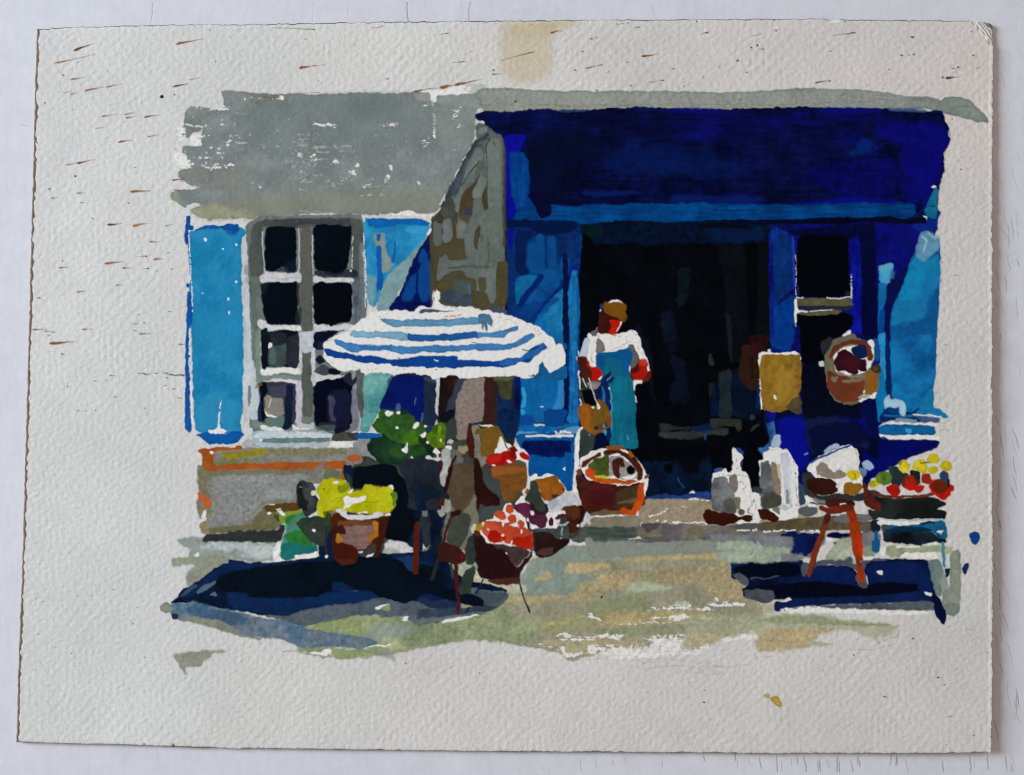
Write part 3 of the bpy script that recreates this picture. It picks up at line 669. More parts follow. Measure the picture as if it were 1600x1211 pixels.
f 78817f b1.6 n1.2 v.08 g.04 | 945,170 1035,140 1035,370 955,395 945,300
f 7d8480 b1.6 n1.2 v.08 g.04 | 1085,190 1160,165 1180,240 1170,330 1095,350
f 747f7b b1.6 n1.2 v.08 g.05 | 1260,100 1550,0 1560,300 1520,500 1540,560 1600,600 1510,600 1510,1000 1450,1040 1380,920 1290,900 1300,640 1000,700 890,800 890,700 910,560 980,520 1000,600 1210,570 1180,450 1180,250
f 58503a b1.4 n1 | 1290,250 1335,210 1335,290 1310,380 1300,470 1280,450 1275,330
f 3c404a a.4 b2 n1 | 1330,300 1380,330 1350,400
f 5a5236 b1.5 n1.2 v.08 | 1510,600 1620,590 1620,1000 1560,1090 1400,1080 1260,1050 1280,900 1390,910 1450,1040 1500,1000
f 645a34 b1.5 n1 | 890,810 1240,770 1290,770 1290,900 1240,860 1200,800 1020,810 1000,900 940,880 900,900
f 5c5b44 b1.5 n1 | 1310,760 1400,760 1390,900 1330,900
s 606866 w4 b1.5 n1 | 1010,660 1200,640 1420,650
f 4a5868 b1.8 n2 v.15 | 920,920 1040,880 1200,930 1240,960 1260,1070 1320,1100 1270,1110 1040,1050 940,1000
f 55615e b2 n1.5 | 1040,800 1240,800 1240,930 1150,930 1060,900
f 4a5a70 b2 n1.5 v.1 | 1380,1080 1500,1060 1600,1100 1620,1180 1500,1160 1420,1120
s 4878a0 w4 b2 a.8 | 1210,840 1230,920
s 8a7830 w1.6 b1 | 1570,980 1575,1010
@550 130 5
s 4c524c w2 b1.3 n1 | 1000,440 1080,430 1040,500 1048,545
s 4c524c w1.4 b1.3 n1 | 1000,480 1040,545
s 50483a w2.2 b1.4 n1 | 850,1010 900,880 960,790 1000,710
s 545848 w1.6 b1.4 n1 | 1052,560 1055,760 1052,900
s 50504a w1.6 b1.3 n1 | 800,900 830,840 930,690 1000,605
s 3c4248 w3 b1.5 n1.4 k.15 | 700,960 780,820 870,620 960,480
s 4a463a w2.4 b1.4 n1 | 1195,600 1190,900 1195,1200
f 50483a b1.4 n1 | 640,1060 690,1010 720,1060 680,1100
s 565a50 w1.4 b1.3 | 1060,1200 1070,1350 1050,1460
# stone_wall
@270 680 5
f 8f8d80 n1.4 b1.8 v.06 g.14 c9a9a94 | 240,140 330,125 650,100 1000,100 1350,105 1410,100 1470,150 1480,210 1400,230 1400,330 1300,360 1160,380 1000,380 980,560 1000,600 830,640 850,700 820,740 450,745 270,775 230,760 210,700 280,650 260,600 200,640 190,540 210,480 200,300 195,240 230,240
f 9c9ea0 n3 b8 v.06 g.22 a.9 | 300,290 500,280 900,290 1080,280 1000,360 980,500 900,480 820,460 680,520 680,560 600,690 420,700 280,680 280,560 340,500 310,380
f a8acb4 a.6 b6 n3 g.15 | 760,420 820,400 900,450 910,510 860,500 700,500
f 8a8a5e a.8 b5 n2 g.15 v.1 | 650,110 900,115 1350,110 1350,150 1000,150 720,150
f a59a1e n2 b4 g.1 v.08 | 380,150 560,125 620,120 740,130 650,150 540,170 440,185 390,170
f a8a020 n2 b4 g.1 a.85 | 640,100 720,110 740,145 660,150
f 86845a a.8 b5 n2 g.15 | 320,200 560,180 700,190 540,220 330,245
f 85805c a.8 b4 n2 g.12 | 200,260 460,270 700,270 1160,265 1160,290 800,300 400,310 230,320 260,400 300,470 260,480 200,400
f 7e7a58 b2.5 n2 g.1 v.08 | 640,660 720,560 820,600 830,700 780,740 500,745 300,770 270,740 560,700 620,690
f 8f8a60 a.8 b2.5 n2 g.1 | 190,540 250,560 300,600 270,640 210,660
f a08558 a.8 b2 n1.5 | 210,690 270,670 270,760 215,760
f b45a20 n1.2 b1.4 v.1 | 190,125 240,105 350,95 490,100 500,75 540,85 540,110 450,112 320,118 310,200 320,240 420,235 560,220 700,225 840,210 1000,215 1170,210 1350,200 1350,260 1180,260 1000,255 880,270 700,255 560,265 320,270 240,275 235,150
f b46030 b2 n1.4 v.1 | 1360,160 1440,150 1480,170 1470,200 1370,205
f c25c28 b1.8 n1.4 v.1 | 195,445 230,455 300,520 290,560 250,565 240,520 205,500
f P n1.2 | 285,125 320,125 310,150 290,145
f P n1.4 | 215,640 260,575 265,620 240,650
f 8f8a84 a.9 b2 n1 g.1 | 1060,300 1110,260 1180,200 1190,215 1150,290 1110,350
f a86a20 b2 n1 | 1320,270 1350,260 1370,340 1310,360
f 82836a b2.5 n2 | 1180,260 1320,260 1310,350 1200,360
f 7c4420 b1.6 n1.4 v.2 c5a4a24 | 710,560 800,535 980,530 1000,570 960,590 840,590 740,600
s P w1.6 n1 k.2 | 810,580 840,578
s P w1.4 n1 k.2 | 760,550 800,540
d P n1.4 | 755,612,16,10
# pavement
@270 680 5
f 8f9a94 n1.6 b2 v.08 g.1 | 40,820 150,800 220,800 280,840 560,840 830,840 850,960 780,990 600,985 450,970 400,1000 300,1090 180,1180 120,1190 90,1100 180,1020 160,1000 30,1015 0,1010 0,960 120,960 130,890 60,860
f 8f917e a.8 b3 n2 g.12 | 100,1110 180,1040 220,940 420,930 420,980 300,1090 180,1180
f b3bcc0 n3 b3 v.06 g.15 a.9 | 220,850 500,840 780,850 800,900 640,950 540,910 250,890
f P n3 b2 g.1 | 780,890 830,840 850,880 835,930 870,970 900,985 800,990 780,960
f P n2 b1.5 | 160,930 190,915 220,940 200,950
f c0c6c4 a.8 n3 b3 | 600,900 780,880 760,960 650,970
f 2d3433 n1.2 b1.4 v.1 | 220,830 270,760 330,775 480,745 700,750 830,735 850,700 880,710 870,760 840,830 700,835 420,830
@240 820 5
f 939884 n1.5 b2 v.08 g.1 | 130,265 280,255 350,280 180,300 170,325 150,310
# pavement
@240 820 5
f 949589 n1.4 b2 v.08 g.1 e.2 | 165,1010 240,995 440,980 590,985 450,1000 440,1030 390,1060 380,1100 260,1105 255,1150 260,1175 215,1120 170,1050
@780 800 4
f 979680 n1.5 b1.8 v.08 g.12 | -1050,720 -900,640 -600,560 -400,540 -200,480 -40,500 40,470 130,430 220,280 430,210 560,215 1200,180 1600,170 1640,300 1600,520 1620,560 1640,640 1640,740 1600,740 1400,780 1280,840 1220,860 1180,790 960,800 920,850 740,860 700,830 560,900 440,930 360,870 240,850 130,830 -60,790 -240,800 -420,840 -600,870 -700,900 -800,880
f 8b9990 n1.5 b2.5 v.1 g.08 | 200,290 280,280 440,210 700,215 1000,200 1380,180 1580,190 1600,230 1200,250 900,275 680,300 580,300 440,320 400,380 600,400 500,460 440,510 380,520 100,520 0,480 60,460 130,430
f 899088 n1.5 b1.8 v.06 | 530,170 570,165 600,190 850,180 850,205 1100,200 1600,200 1500,240 1000,260 700,290 600,300 540,240
f b4a680 n1.6 b1.5 g.15 v.08 | 410,370 440,315 550,320 690,325 680,355 600,360 570,380 420,385
f b4a680 n1.6 b1.5 g.15 v.08 | 220,420 290,370 340,400 330,415 230,428
f aea276 n1.6 b1.8 g.12 v.08 | 740,295 1000,280 1300,262 1580,250 1570,270 1420,290 1410,340 1380,340 1370,290 1000,300 860,306
f aa9c7a n2 b2.5 g.2 v.1 | 600,380 940,370 1200,350 1400,340 1450,380 1450,420 1530,460 1550,540 1400,550 1300,500 1290,440 1080,440 860,440 800,480 650,500 560,550 410,560 440,520 490,510 500,450 620,440 
f 8f9170 a.8 b4 n2.5 g.12 | 860,400 950,375 1000,400 1000,440 870,435
f aea27c n1.6 b1.5 g.15 v.08 | 50,520 120,515 200,530 380,518 390,530 240,555 180,572 60,560
f adb8a0 n1.2 b1.4 g.08 | 800,495 820,445 900,440 1000,455 1080,475 1060,485 960,490
f 8d9474 n1.6 b3 g.12 v.1 | 600,560 900,520 960,560 930,610 700,620 560,650 560,600
f aa9e76 n2 b2.5 g.15 v.1 | 590,690 620,640 800,620 1000,620 1350,630 1360,680 1000,700 800,710 640,715
f 9a9d72 a.8 b4 n2 g.12 | 220,710 380,650 560,640 560,720 400,760 230,740
f ada57a a.9 b2.5 n2 g.15 k.2 | 230,700 380,680 520,640 540,650 400,700 240,715
f 94987c b3 n2 g.12 v.1 | 540,740 900,720 1300,690 1640,680 1640,720 1400,740 1000,760 640,770
f aea588 n2 b1.5 g.1 k.2 | 240,810 380,800 700,790 960,790 930,840 740,860 560,890 440,900 350,870
d P n3 b1 k.35 | 700,775,90,12 500,790,120,14 410,770,60,8 600,860,50,14 660,840,50,10 400,850,16,18 580,860,16,14 1000,790,60,18 1150,780,90,16 1120,660,80,14 1000,655,50,6 1300,660,50,14 1090,600,100,12 1160,580,40,20 1400,580,100,20 1500,575,50,16 1280,605,60,16 960,605,40,6 1450,655,40,8 1200,690,60,5 1000,695,80,4
f b8c0a8 n2 a.85 b2 g.1 | 1100,575 1170,565 1180,590 1120,600
d P n3 b1.5 k.4 | 1480,780,80,14 1580,770,60,24 850,880,180,30 1050,850,130,40 1100,830,40,30
s b0ab9c w1.6 a.7 k.3 n3 b1.5 | 380,890 500,930 700,900 900,940 1200,970 1400,960 1600,950
s b5b1a4 w1.2 a.7 k.3 n3 b1.5 | 900,910 1100,920 1300,940
s b5b1a4 w1.2 a.7 k.3 n3 b1.5 | 780,960 900,975 1100,960 1400,1000
s b5b1a4 w1.2 a.6 k.3 n3 b1.5 | 1140,990 1300,1010 1400,1000
s P w5 k.42 n3 b1.2 | 380,905 560,880 700,862 860,850
s P w7 k.45 n3 b1.2 | 640,880 760,850 960,840 1180,850 1300,830
s P w5 k.4 n3 b1.2 | 1200,840 1380,800 1600,760
s P w3 k.42 n3 b1.2 | 900,800 1100,790 1260,775
s P w7 k.5 n3 b1.2 | 700,910 1000,880 1300,860
s P w2 k.5 n3 b1.1 | 240,830 340,850 420,880
s P w3 k.5 n3 b1.1 | 560,640 700,700 900,690
d 141810 | 636,532,8,8
@1080 940 4
f a3a88c a.75 n2 b2.5 v.1 g.15 | -40,90 150,80 480,80 800,75 1000,120 1240,140 1300,160 1200,210 1130,230 1000,170 800,195 760,240 880,270 740,280 540,300 420,310 400,240 440,190 200,220 170,240 80,270 0,300 -60,300
f b4a582 n2.5 b4 v.08 g.18 | 410,240 440,180 600,160 900,160 800,190 760,240 740,275 560,300 420,300
f b4a98a a.8 n2.5 b4 g.18 | -20,180 160,200 220,190 180,240 60,280 -40,290
f 8d9872 a.8 n1.6 b2.5 g.12 | 440,100 600,85 800,90 900,120 1240,140 1100,150 700,140 450,130
f a9a082 a.7 n2.5 b4 g.18 | 380,20 520,0 520,70 380,80
s 858a66 w1.4 a.8 n1.5 b1.2 | 800,135 1000,140 1240,143
s a8a286 w2 a.8 n2 b1.5 k.2 | 760,240 820,255 880,268
s b0b096 w3 a.7 n2 b2 k.3 | 1290,170 1290,200 1220,225 1160,250
s a8a8a0 w1.4 a.7 n2 b1.5 k.35 | 1240,270 1130,295 1000,300 900,330 860,345
s 9a9a94 w1.4 a.7 n2 b1.5 k.35 | 360,350 500,345
s 9c9c96 w1.4 a.6 n2 b1.5 k.3 | 0,405 100,395 200,410
s b0b0ac w1.4 a.6 n2 b1.5 k.3 | 0,455 100,450 200,458
@520 860 5
f 8b9876 n2 b2.5 v.1 g.15 c9aa280 | 0,520 280,480 520,520 620,580 860,560 1180,500 1330,430 1400,520 1600,560 1600,720 1400,710 1260,720 1070,690 900,720 700,745 520,770 360,820 120,850 0,840 -300,790 -150,690 0,660 200,650
s 6a7056 w1.2 a.6 b1.5 n2 | 1460,490 1380,530 1270,560 
f 8b9b9c b2.5 n2 v.1 g.1 | -60,670 0,655 330,670 340,700 250,740 130,770 0,760 -60,740
f 8fa0a0 a.6 b5 n3 g.1 | 250,620 480,560 620,610 560,680 360,700
f P n1.6 b1.3 | 0,760 140,775 260,745 460,730 450,740 200,770 60,785 0,778
f P n2.5 b1.3 | -50,780 100,790 -60,830 -200,800
f 95999c n1.6 b2 a.7 | 320,800 480,800 490,860 420,840
@240 820 5
f 8d9a70 n1.5 b1.5 v.12 g.1 | 1400,970 1440,965 1600,980 1750,1000 1680,1010 1560,1040 1480,1050 1390,1020
s 959a7c w1.5 n1 | 1010,990 1100,985 1200,1010 1400,1030
f 8d9a6c n1.5 b1.8 v.1 g.15 | 1160,795 1400,745 1600,700 1640,880 1450,850 1260,820
# pavement
@600 740 6.6667
f 9aa38c n1.5 b2 v.1 g.12 | 350,900 430,800 560,760 780,720 940,900 980,1060 860,1260 700,1240 560,1200 380,1020
f 8d9c72 a.8 b3 n2 g.1 | 430,880 500,840 520,960 460,980
f a7b0a0 b2 n2 g.12 | 700,940 940,940 960,1160 800,1160 720,1100
f 9aac74 b2 n1.5 | 820,800 850,700 900,640 880,800
f c8ccce b1.8 n1.8 v.06 g.12 | 0,720 60,690 200,690 260,760 300,750 310,900 260,880 180,890 100,920 0,880
f aab0a2 b2 n1.5 g.1 | 0,800 100,770 160,800 180,880 110,915 0,880
f c4ccd0 b1.8 n1.5 | 370,720 470,740 450,770 400,790
f P n2 b1.3 | 620,1010 700,1100 720,1160 640,1160 560,1110
f P n1.4 b1.3 | 250,1005 300,1010 300,1055
f P n2 | 440,990 520,1000 490,1080 460,1060
f 8f9a7c b2 n1 | 610,930 660,930 620,1060 590,1050
f b9b9a2 b2 n2 g.15 | 930,1010 1010,1040 1060,1100 1300,1140 1500,1170 1400,1260 1000,1210 900,1180
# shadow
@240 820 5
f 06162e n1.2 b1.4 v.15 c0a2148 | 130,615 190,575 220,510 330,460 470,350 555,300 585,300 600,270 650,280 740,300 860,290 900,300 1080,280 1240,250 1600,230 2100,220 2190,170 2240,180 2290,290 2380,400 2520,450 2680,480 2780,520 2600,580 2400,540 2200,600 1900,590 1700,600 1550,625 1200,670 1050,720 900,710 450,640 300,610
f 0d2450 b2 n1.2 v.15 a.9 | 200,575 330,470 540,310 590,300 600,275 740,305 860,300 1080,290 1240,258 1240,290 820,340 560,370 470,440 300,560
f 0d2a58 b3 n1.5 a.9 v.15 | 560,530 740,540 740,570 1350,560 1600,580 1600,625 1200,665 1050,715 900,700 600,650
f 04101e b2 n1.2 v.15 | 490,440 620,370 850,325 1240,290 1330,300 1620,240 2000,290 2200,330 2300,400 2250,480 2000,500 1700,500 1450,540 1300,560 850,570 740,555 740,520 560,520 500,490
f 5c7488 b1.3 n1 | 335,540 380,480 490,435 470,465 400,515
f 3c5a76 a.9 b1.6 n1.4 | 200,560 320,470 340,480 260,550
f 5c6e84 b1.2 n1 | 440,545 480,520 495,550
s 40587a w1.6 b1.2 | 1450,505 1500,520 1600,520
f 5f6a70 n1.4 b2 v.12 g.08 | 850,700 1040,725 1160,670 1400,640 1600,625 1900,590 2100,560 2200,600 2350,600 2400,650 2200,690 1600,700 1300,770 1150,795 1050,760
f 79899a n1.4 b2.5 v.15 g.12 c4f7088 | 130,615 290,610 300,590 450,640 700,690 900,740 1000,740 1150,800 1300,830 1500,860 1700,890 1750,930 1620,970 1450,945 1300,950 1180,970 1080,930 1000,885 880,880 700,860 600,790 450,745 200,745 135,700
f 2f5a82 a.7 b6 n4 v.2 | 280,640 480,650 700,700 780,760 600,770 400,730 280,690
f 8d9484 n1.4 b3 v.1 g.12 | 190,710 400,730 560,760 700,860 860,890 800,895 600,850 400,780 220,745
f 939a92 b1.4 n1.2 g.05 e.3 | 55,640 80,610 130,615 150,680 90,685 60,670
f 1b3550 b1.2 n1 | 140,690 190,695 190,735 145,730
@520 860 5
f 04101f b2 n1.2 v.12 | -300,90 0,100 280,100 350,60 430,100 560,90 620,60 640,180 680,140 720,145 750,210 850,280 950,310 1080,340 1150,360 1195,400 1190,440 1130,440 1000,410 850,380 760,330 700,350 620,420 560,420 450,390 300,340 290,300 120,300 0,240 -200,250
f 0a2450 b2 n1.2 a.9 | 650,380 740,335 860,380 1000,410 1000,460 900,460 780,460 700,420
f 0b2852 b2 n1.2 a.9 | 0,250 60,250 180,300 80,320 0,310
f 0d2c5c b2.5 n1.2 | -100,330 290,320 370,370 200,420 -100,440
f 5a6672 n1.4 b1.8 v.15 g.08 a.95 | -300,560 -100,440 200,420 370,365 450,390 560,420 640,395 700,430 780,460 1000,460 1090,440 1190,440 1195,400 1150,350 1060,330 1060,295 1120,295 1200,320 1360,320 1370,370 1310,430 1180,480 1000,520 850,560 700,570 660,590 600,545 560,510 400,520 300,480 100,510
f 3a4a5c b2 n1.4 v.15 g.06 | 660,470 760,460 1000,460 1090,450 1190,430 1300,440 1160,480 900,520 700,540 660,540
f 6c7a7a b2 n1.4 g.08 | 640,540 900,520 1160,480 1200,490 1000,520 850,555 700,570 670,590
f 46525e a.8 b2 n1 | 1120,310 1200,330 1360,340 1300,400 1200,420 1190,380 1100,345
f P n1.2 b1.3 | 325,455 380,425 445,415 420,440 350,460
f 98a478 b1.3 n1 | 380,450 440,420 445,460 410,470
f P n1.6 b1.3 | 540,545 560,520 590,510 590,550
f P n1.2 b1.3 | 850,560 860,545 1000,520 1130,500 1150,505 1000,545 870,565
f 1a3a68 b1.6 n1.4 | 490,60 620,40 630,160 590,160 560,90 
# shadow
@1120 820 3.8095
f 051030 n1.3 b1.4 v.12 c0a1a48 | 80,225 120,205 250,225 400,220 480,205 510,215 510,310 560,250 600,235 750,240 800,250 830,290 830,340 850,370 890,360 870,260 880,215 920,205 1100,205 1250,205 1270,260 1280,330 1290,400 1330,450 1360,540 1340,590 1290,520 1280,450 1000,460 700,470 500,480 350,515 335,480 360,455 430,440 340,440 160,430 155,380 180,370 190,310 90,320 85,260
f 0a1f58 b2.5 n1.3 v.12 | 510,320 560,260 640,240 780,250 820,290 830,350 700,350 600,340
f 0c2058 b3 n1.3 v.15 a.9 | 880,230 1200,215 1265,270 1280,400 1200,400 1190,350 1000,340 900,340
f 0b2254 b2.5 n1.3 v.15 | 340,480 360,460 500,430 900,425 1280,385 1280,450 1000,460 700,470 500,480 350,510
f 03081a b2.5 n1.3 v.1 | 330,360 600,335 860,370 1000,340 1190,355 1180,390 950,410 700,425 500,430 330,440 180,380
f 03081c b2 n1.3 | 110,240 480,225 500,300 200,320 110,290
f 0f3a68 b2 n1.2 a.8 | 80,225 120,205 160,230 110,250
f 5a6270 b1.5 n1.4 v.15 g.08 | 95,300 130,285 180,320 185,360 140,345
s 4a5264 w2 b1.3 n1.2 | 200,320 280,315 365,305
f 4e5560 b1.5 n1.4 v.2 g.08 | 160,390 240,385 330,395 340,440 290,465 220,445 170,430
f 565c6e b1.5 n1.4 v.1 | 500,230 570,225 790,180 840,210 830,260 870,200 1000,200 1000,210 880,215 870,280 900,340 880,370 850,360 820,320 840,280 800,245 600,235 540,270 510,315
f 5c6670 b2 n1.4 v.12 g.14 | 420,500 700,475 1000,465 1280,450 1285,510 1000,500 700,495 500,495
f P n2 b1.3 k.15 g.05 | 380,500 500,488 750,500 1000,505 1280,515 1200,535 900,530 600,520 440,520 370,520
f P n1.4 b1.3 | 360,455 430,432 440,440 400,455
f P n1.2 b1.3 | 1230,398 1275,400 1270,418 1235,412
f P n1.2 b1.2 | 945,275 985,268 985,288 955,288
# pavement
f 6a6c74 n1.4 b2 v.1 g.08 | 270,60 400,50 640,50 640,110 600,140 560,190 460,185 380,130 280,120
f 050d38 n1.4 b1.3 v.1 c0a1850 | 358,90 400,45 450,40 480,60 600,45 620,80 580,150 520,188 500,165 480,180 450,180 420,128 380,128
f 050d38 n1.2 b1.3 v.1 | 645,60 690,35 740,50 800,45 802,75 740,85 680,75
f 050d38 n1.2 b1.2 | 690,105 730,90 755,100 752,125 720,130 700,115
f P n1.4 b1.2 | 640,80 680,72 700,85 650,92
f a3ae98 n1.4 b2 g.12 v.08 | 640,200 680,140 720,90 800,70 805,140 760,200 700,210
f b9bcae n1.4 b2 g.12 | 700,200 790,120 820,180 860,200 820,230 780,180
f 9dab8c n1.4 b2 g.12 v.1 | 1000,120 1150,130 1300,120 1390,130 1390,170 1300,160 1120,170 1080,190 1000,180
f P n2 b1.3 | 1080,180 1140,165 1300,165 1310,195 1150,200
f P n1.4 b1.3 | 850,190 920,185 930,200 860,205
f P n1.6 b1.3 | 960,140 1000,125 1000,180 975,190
f 8f9c84 n1.4 b2 g.12 | 865,150 900,120 940,150 930,185 870,180
s P w2 n1.2 | 1060,125 1200,130
s P w3 n1.2 | 1210,115 1340,105
f 9daa98 n1.4 b2 v.1 g.12 | 0,90 250,95 440,130 430,165 370,170 370,215 300,220 60,220 0,210 0,160 80,165 240,160 280,155 0,150
f 7b7f84 n1.4 b2 v.1 g.08 | 370,170 430,165 480,185 520,190 500,205 380,215
f 7f868a n1.4 b2 v.1 g.08 | -40,60 250,60 330,70 450,80 450,130 280,130 180,90 -40,100
s b0b6ae w3 n1.6 b1.8 | 190,200 260,130 240,100
# wash_stroke
f 9aa396 n1.3 b1.6 v.06 g.1 e.2 | 1385,160 1440,145 1442,300 1440,480 1430,520 1390,540 1330,480 1340,400 1380,380 1380,280
f 7d9694 n1.3 b1.6 v.1 g.08 e.2 | 1245,210 1310,200 1340,250 1320,330 1330,420 1300,420 1280,340 1265,260
f 8a9c94 n1.3 b1.6 a.8 | 1330,240 1350,300 1370,370 1335,420 1320,340
f 86968e n1.3 b1.6 g.08 e.2 a.8 | 1330,480 1430,460 1435,510 1395,535 1330,520
s 3a94b0 w5 b1.3 n1.2 | 1338,100 1338,160 1345,245
f 06123c n1.2 b1.3 | 1285,400 1330,470 1360,540 1340,590 1295,530 1280,450
# paint_blot
f 0f4c9c n1.2 b1.2 | 1493,50 1520,38 1550,45 1555,85 1530,120 1505,105
# paint_blot
f 16305e n1 b1.2 | 1452,260 1465,232 1490,225 1490,245 1470,290 1460,280
# paint_blot
f 10264e n1 b1.2 | 1350,260 1375,255 1378,280 1360,310 
# paint_blot
@1080 940 4
f c4a34c n1 b1.2 e.3 | 490,600 520,585 550,605 565,640 550,658 515,635
f b9a878 n1 b1.2 a.9 | 455,580 475,572 490,582 485,600 460,595
# parasol_pole
@540 580 6.6667
s c6ccd2 w6.5 n.8 b1.2 | 960,70 950,200 952,380 945,450
s c6c8cc w4.2 n.9 b1.2 | 935,490 950,590 955,660
s c6c8cc w3 n1 b1.2 | 930,790 950,830 955,900 958,1050 950,1120
# parasol_shade
# parasol_shade
f 202f4c n1.2 b1.4 v.15 V | 820,70 940,90 930,300 925,420 960,470 920,560 880,600 830,560 820,400
f 444f66 b1.4 n1 a.9 | 820,60 940,85 935,110 825,95
f 14100f n1.2 b1.4 v.15 c261410 | 985,50 1060,55 1140,40 1200,90 1130,160 1100,300 1040,440 1000,520 960,460 985,300
f 4a2620 b1.3 n1 | 1140,80 1195,90 1195,150 1130,165
f 39455a n1.2 b1.5 v.15 | 1190,60 1240,50 1260,110 1200,190 1180,280 1120,400 1040,450 1070,330 1120,210
f 0c1220 n1.2 b1.4 | 1040,430 1120,400 1140,440 1070,520 1000,540 985,450
f 2a3e62 n1 b1.4 | 830,570 900,560 920,620 860,650
f 9a8b84 n1.2 b1.4 v.06 g.16 | 1240,110 1300,60 1450,65 1450,200 1440,420 1430,520 1320,540 1270,560 1260,700 1200,730 1150,700 1150,500 1140,330 1200,190
f 43201f n1.2 b1.4 v.12 | 1445,70 1540,60 1550,100 1530,300 1525,480 1480,560 1430,510 1445,420
f 3b332f b2 n1.2 v.15 | 1540,110 1590,110 1600,560 1530,540 1530,300
f 3e4846 b1.4 n1.2 v.12 | 1060,520 1150,490 1160,700 1050,720 1040,640
f 50524a b1.4 n1.2 v.12 | 1060,760 1250,710 1260,790 1160,820
@770 500 6.6667
f 4d4f36 b1.6 n1.2 v.15 | 10,590 230,590 200,640 190,830 80,820 50,640 0,640
f 0c2c5c b2 n1.2 v.2 V | 40,640 70,820 200,840 230,1200 60,1200 40,1000
f 3a241e b2 n1.2 | -10,640 40,650 40,1080 -10,1090
f 6e7450 b1.6 n1.2 a.7 | 10,590 220,590 180,625 20,630
@700 640 6.6667
f 0a2a5a b3 n1.2 v.25 V | 510,0 740,0 740,160 690,290 560,280 540,180
# parasol
@480 450 6.6667
f e6e6e4 n1.6 b1.3 v.02 g.07 | 175,590 220,540 300,500 420,440 540,370 590,310 720,250 840,235 980,240 1120,255 1180,190 1230,195 1290,215 1320,180 1340,20 1380,40 1390,100 1360,150 1440,190 1600,200 1720,200 1800,240 1900,235 1920,250 2000,270 2070,280 2200,320 2330,380 2360,400 2440,420 2510,500 2580,570 2590,590 2480,650 2620,580 2660,590 2680,700 2680,790 2540,885 2510,840 2470,740 2400,800 2420,880 2370,920 2240,940 2170,905 2000,920 1860,915 1720,930 1600,935 1540,905 1460,920 1380,920 1330,950 1260,900 1200,910 1100,880 980,890 900,920 880,890 760,875 620,890 570,880 560,840 470,850 400,870 330,850 240,800 180,720 175,640
s 6a6c6e w1 a.6 n2.4 k.45 | 560,380 540,330 600,320 720,290 840,300
s 6a6c6e w1 a.6 n2.4 k.4 | 460,820 620,850 780,830 900,830 1050,850
s 6a6c6e w1 a.6 n2.4 k.4 | 220,780 240,810 280,770 250,760
s 6a6c6e w1 a.7 n2.4 k.3 | 1390,190 1500,190 1600,230 1700,260
s 6a6c6e w1 a.7 n2.4 k.3 | 2000,300 2150,350 2260,390
s 4a4c4e w1 a.7 n2.4 k.3 | 2380,430 2440,460 2400,500
s 4a4c4e w1.4 a.7 n2.4 k.3 | 2340,630 2400,680 2330,700
s 5a5c5e w.8 a.8 n1 | 300,490 480,430
s 5a5c5e w.8 a.8 n1 | 180,560 290,535
d 3a3c3c k.3 n2 | 2360,910,40,8 2540,860,30,8
d 23282c | 720,455,20,14
d 181818 b1 | 1740,567,30,5 1340,853,8,8 960,728,10,5
s c98a58 w2.4 n1.4 k.2 b1.2 | 1440,295 1500,285 1560,285 1610,275
s b57a4a w1 a.7 k.2 | 1020,420 1080,415
s b57a4a w1 a.7 k.2 | 1030,612 1100,608
f 4a5c7a b1.3 n1.2 v.15 | 1180,230 1300,220 1400,240 1540,240 1340,245 1160,260
f 1468a8 n.9 b1.2 v.12 | 2420,800 2480,740 2560,690 2620,610 2690,570 2700,640 2560,690 2455,750 2480,830 2530,890 2700,800 2700,960 2360,960 2380,910 2405,880
f e6e6e4 n1.2 b1.2 v.02 g.07 | 2450,750 2530,700 2600,610 2660,585 2680,700 2682,780 2535,885 2490,830
# parasol/stripe
f 659bc4 n1.2 b1.3 v.08 e.25 g.05 | 755,320 830,325 900,335 1100,330 1300,335 1440,330 1560,318 1720,305 1780,295 1880,280 1900,350 1840,370 1700,380 1600,385 1450,400 1300,400 1100,395 940,400 870,400 800,360
f 5a88ae n1.2 b1.3 v.15 | 1780,280 1830,265 1900,280 1930,340 1920,400 1890,380 1870,330 1880,450 1860,440 1850,360 1830,450 1820,360 1780,360
# parasol/stripe
f 7fb0cc n1.2 b1.3 v.08 e.25 g.05 | 455,470 480,445 700,460 1020,460 1050,480 1060,545 960,545 860,520 700,515 500,515 455,495
f 2263ac n1.2 b1.3 v.08 e.2 | 1050,470 1120,485 1240,488 1350,488 1470,480 1600,470 1780,458 1800,520 1700,520 1600,535 1500,550 1400,545 1300,550 1130,555 1050,530
f 4b88bc n1.2 b1.3 v.12 e.2 | 1780,460 1900,470 2050,440 2150,405 2200,400 2190,440 2100,460 2060,510 1950,505 1850,500 1790,520
# parasol/stripe
f 4382c0 n1.2 b1.3 v.1 e.2 | 285,545 320,540 370,565 480,580 600,600 760,605 850,600 880,590 910,605 1100,615 1200,610 1330,598 1500,610 1720,590 1900,575 2050,590 2140,580 2240,520 2330,470 2370,500 2300,560 2200,600 2100,640 1850,650 1700,645 1500,660 1340,670 1200,660 1100,685 1000,685 900,665 850,645 620,645 540,655 520,675 470,670 380,620 300,590
f 3572b8 a.8 b2 n1 | 480,585 850,600 880,640 640,640
# parasol/stripe
f 0f4aa4 n1.2 b1.3 v.08 e.15 | 175,650 205,628 260,650 420,690 580,720 640,710 690,705 780,735 880,745 980,745 1200,712 1330,712 1560,705 1560,750 1660,757 1800,760 1980,770 2050,745 2110,730 2160,745 2240,720 2330,640 2420,590 2460,570 2500,620 2440,650 2360,720 2300,780 2220,760 2100,820 2000,825 1900,810 1700,820 1500,830 1400,820 1260,840 1220,815 1020,815 890,805 870,785 740,795 650,775 560,770 450,740 300,725 260,700 200,695
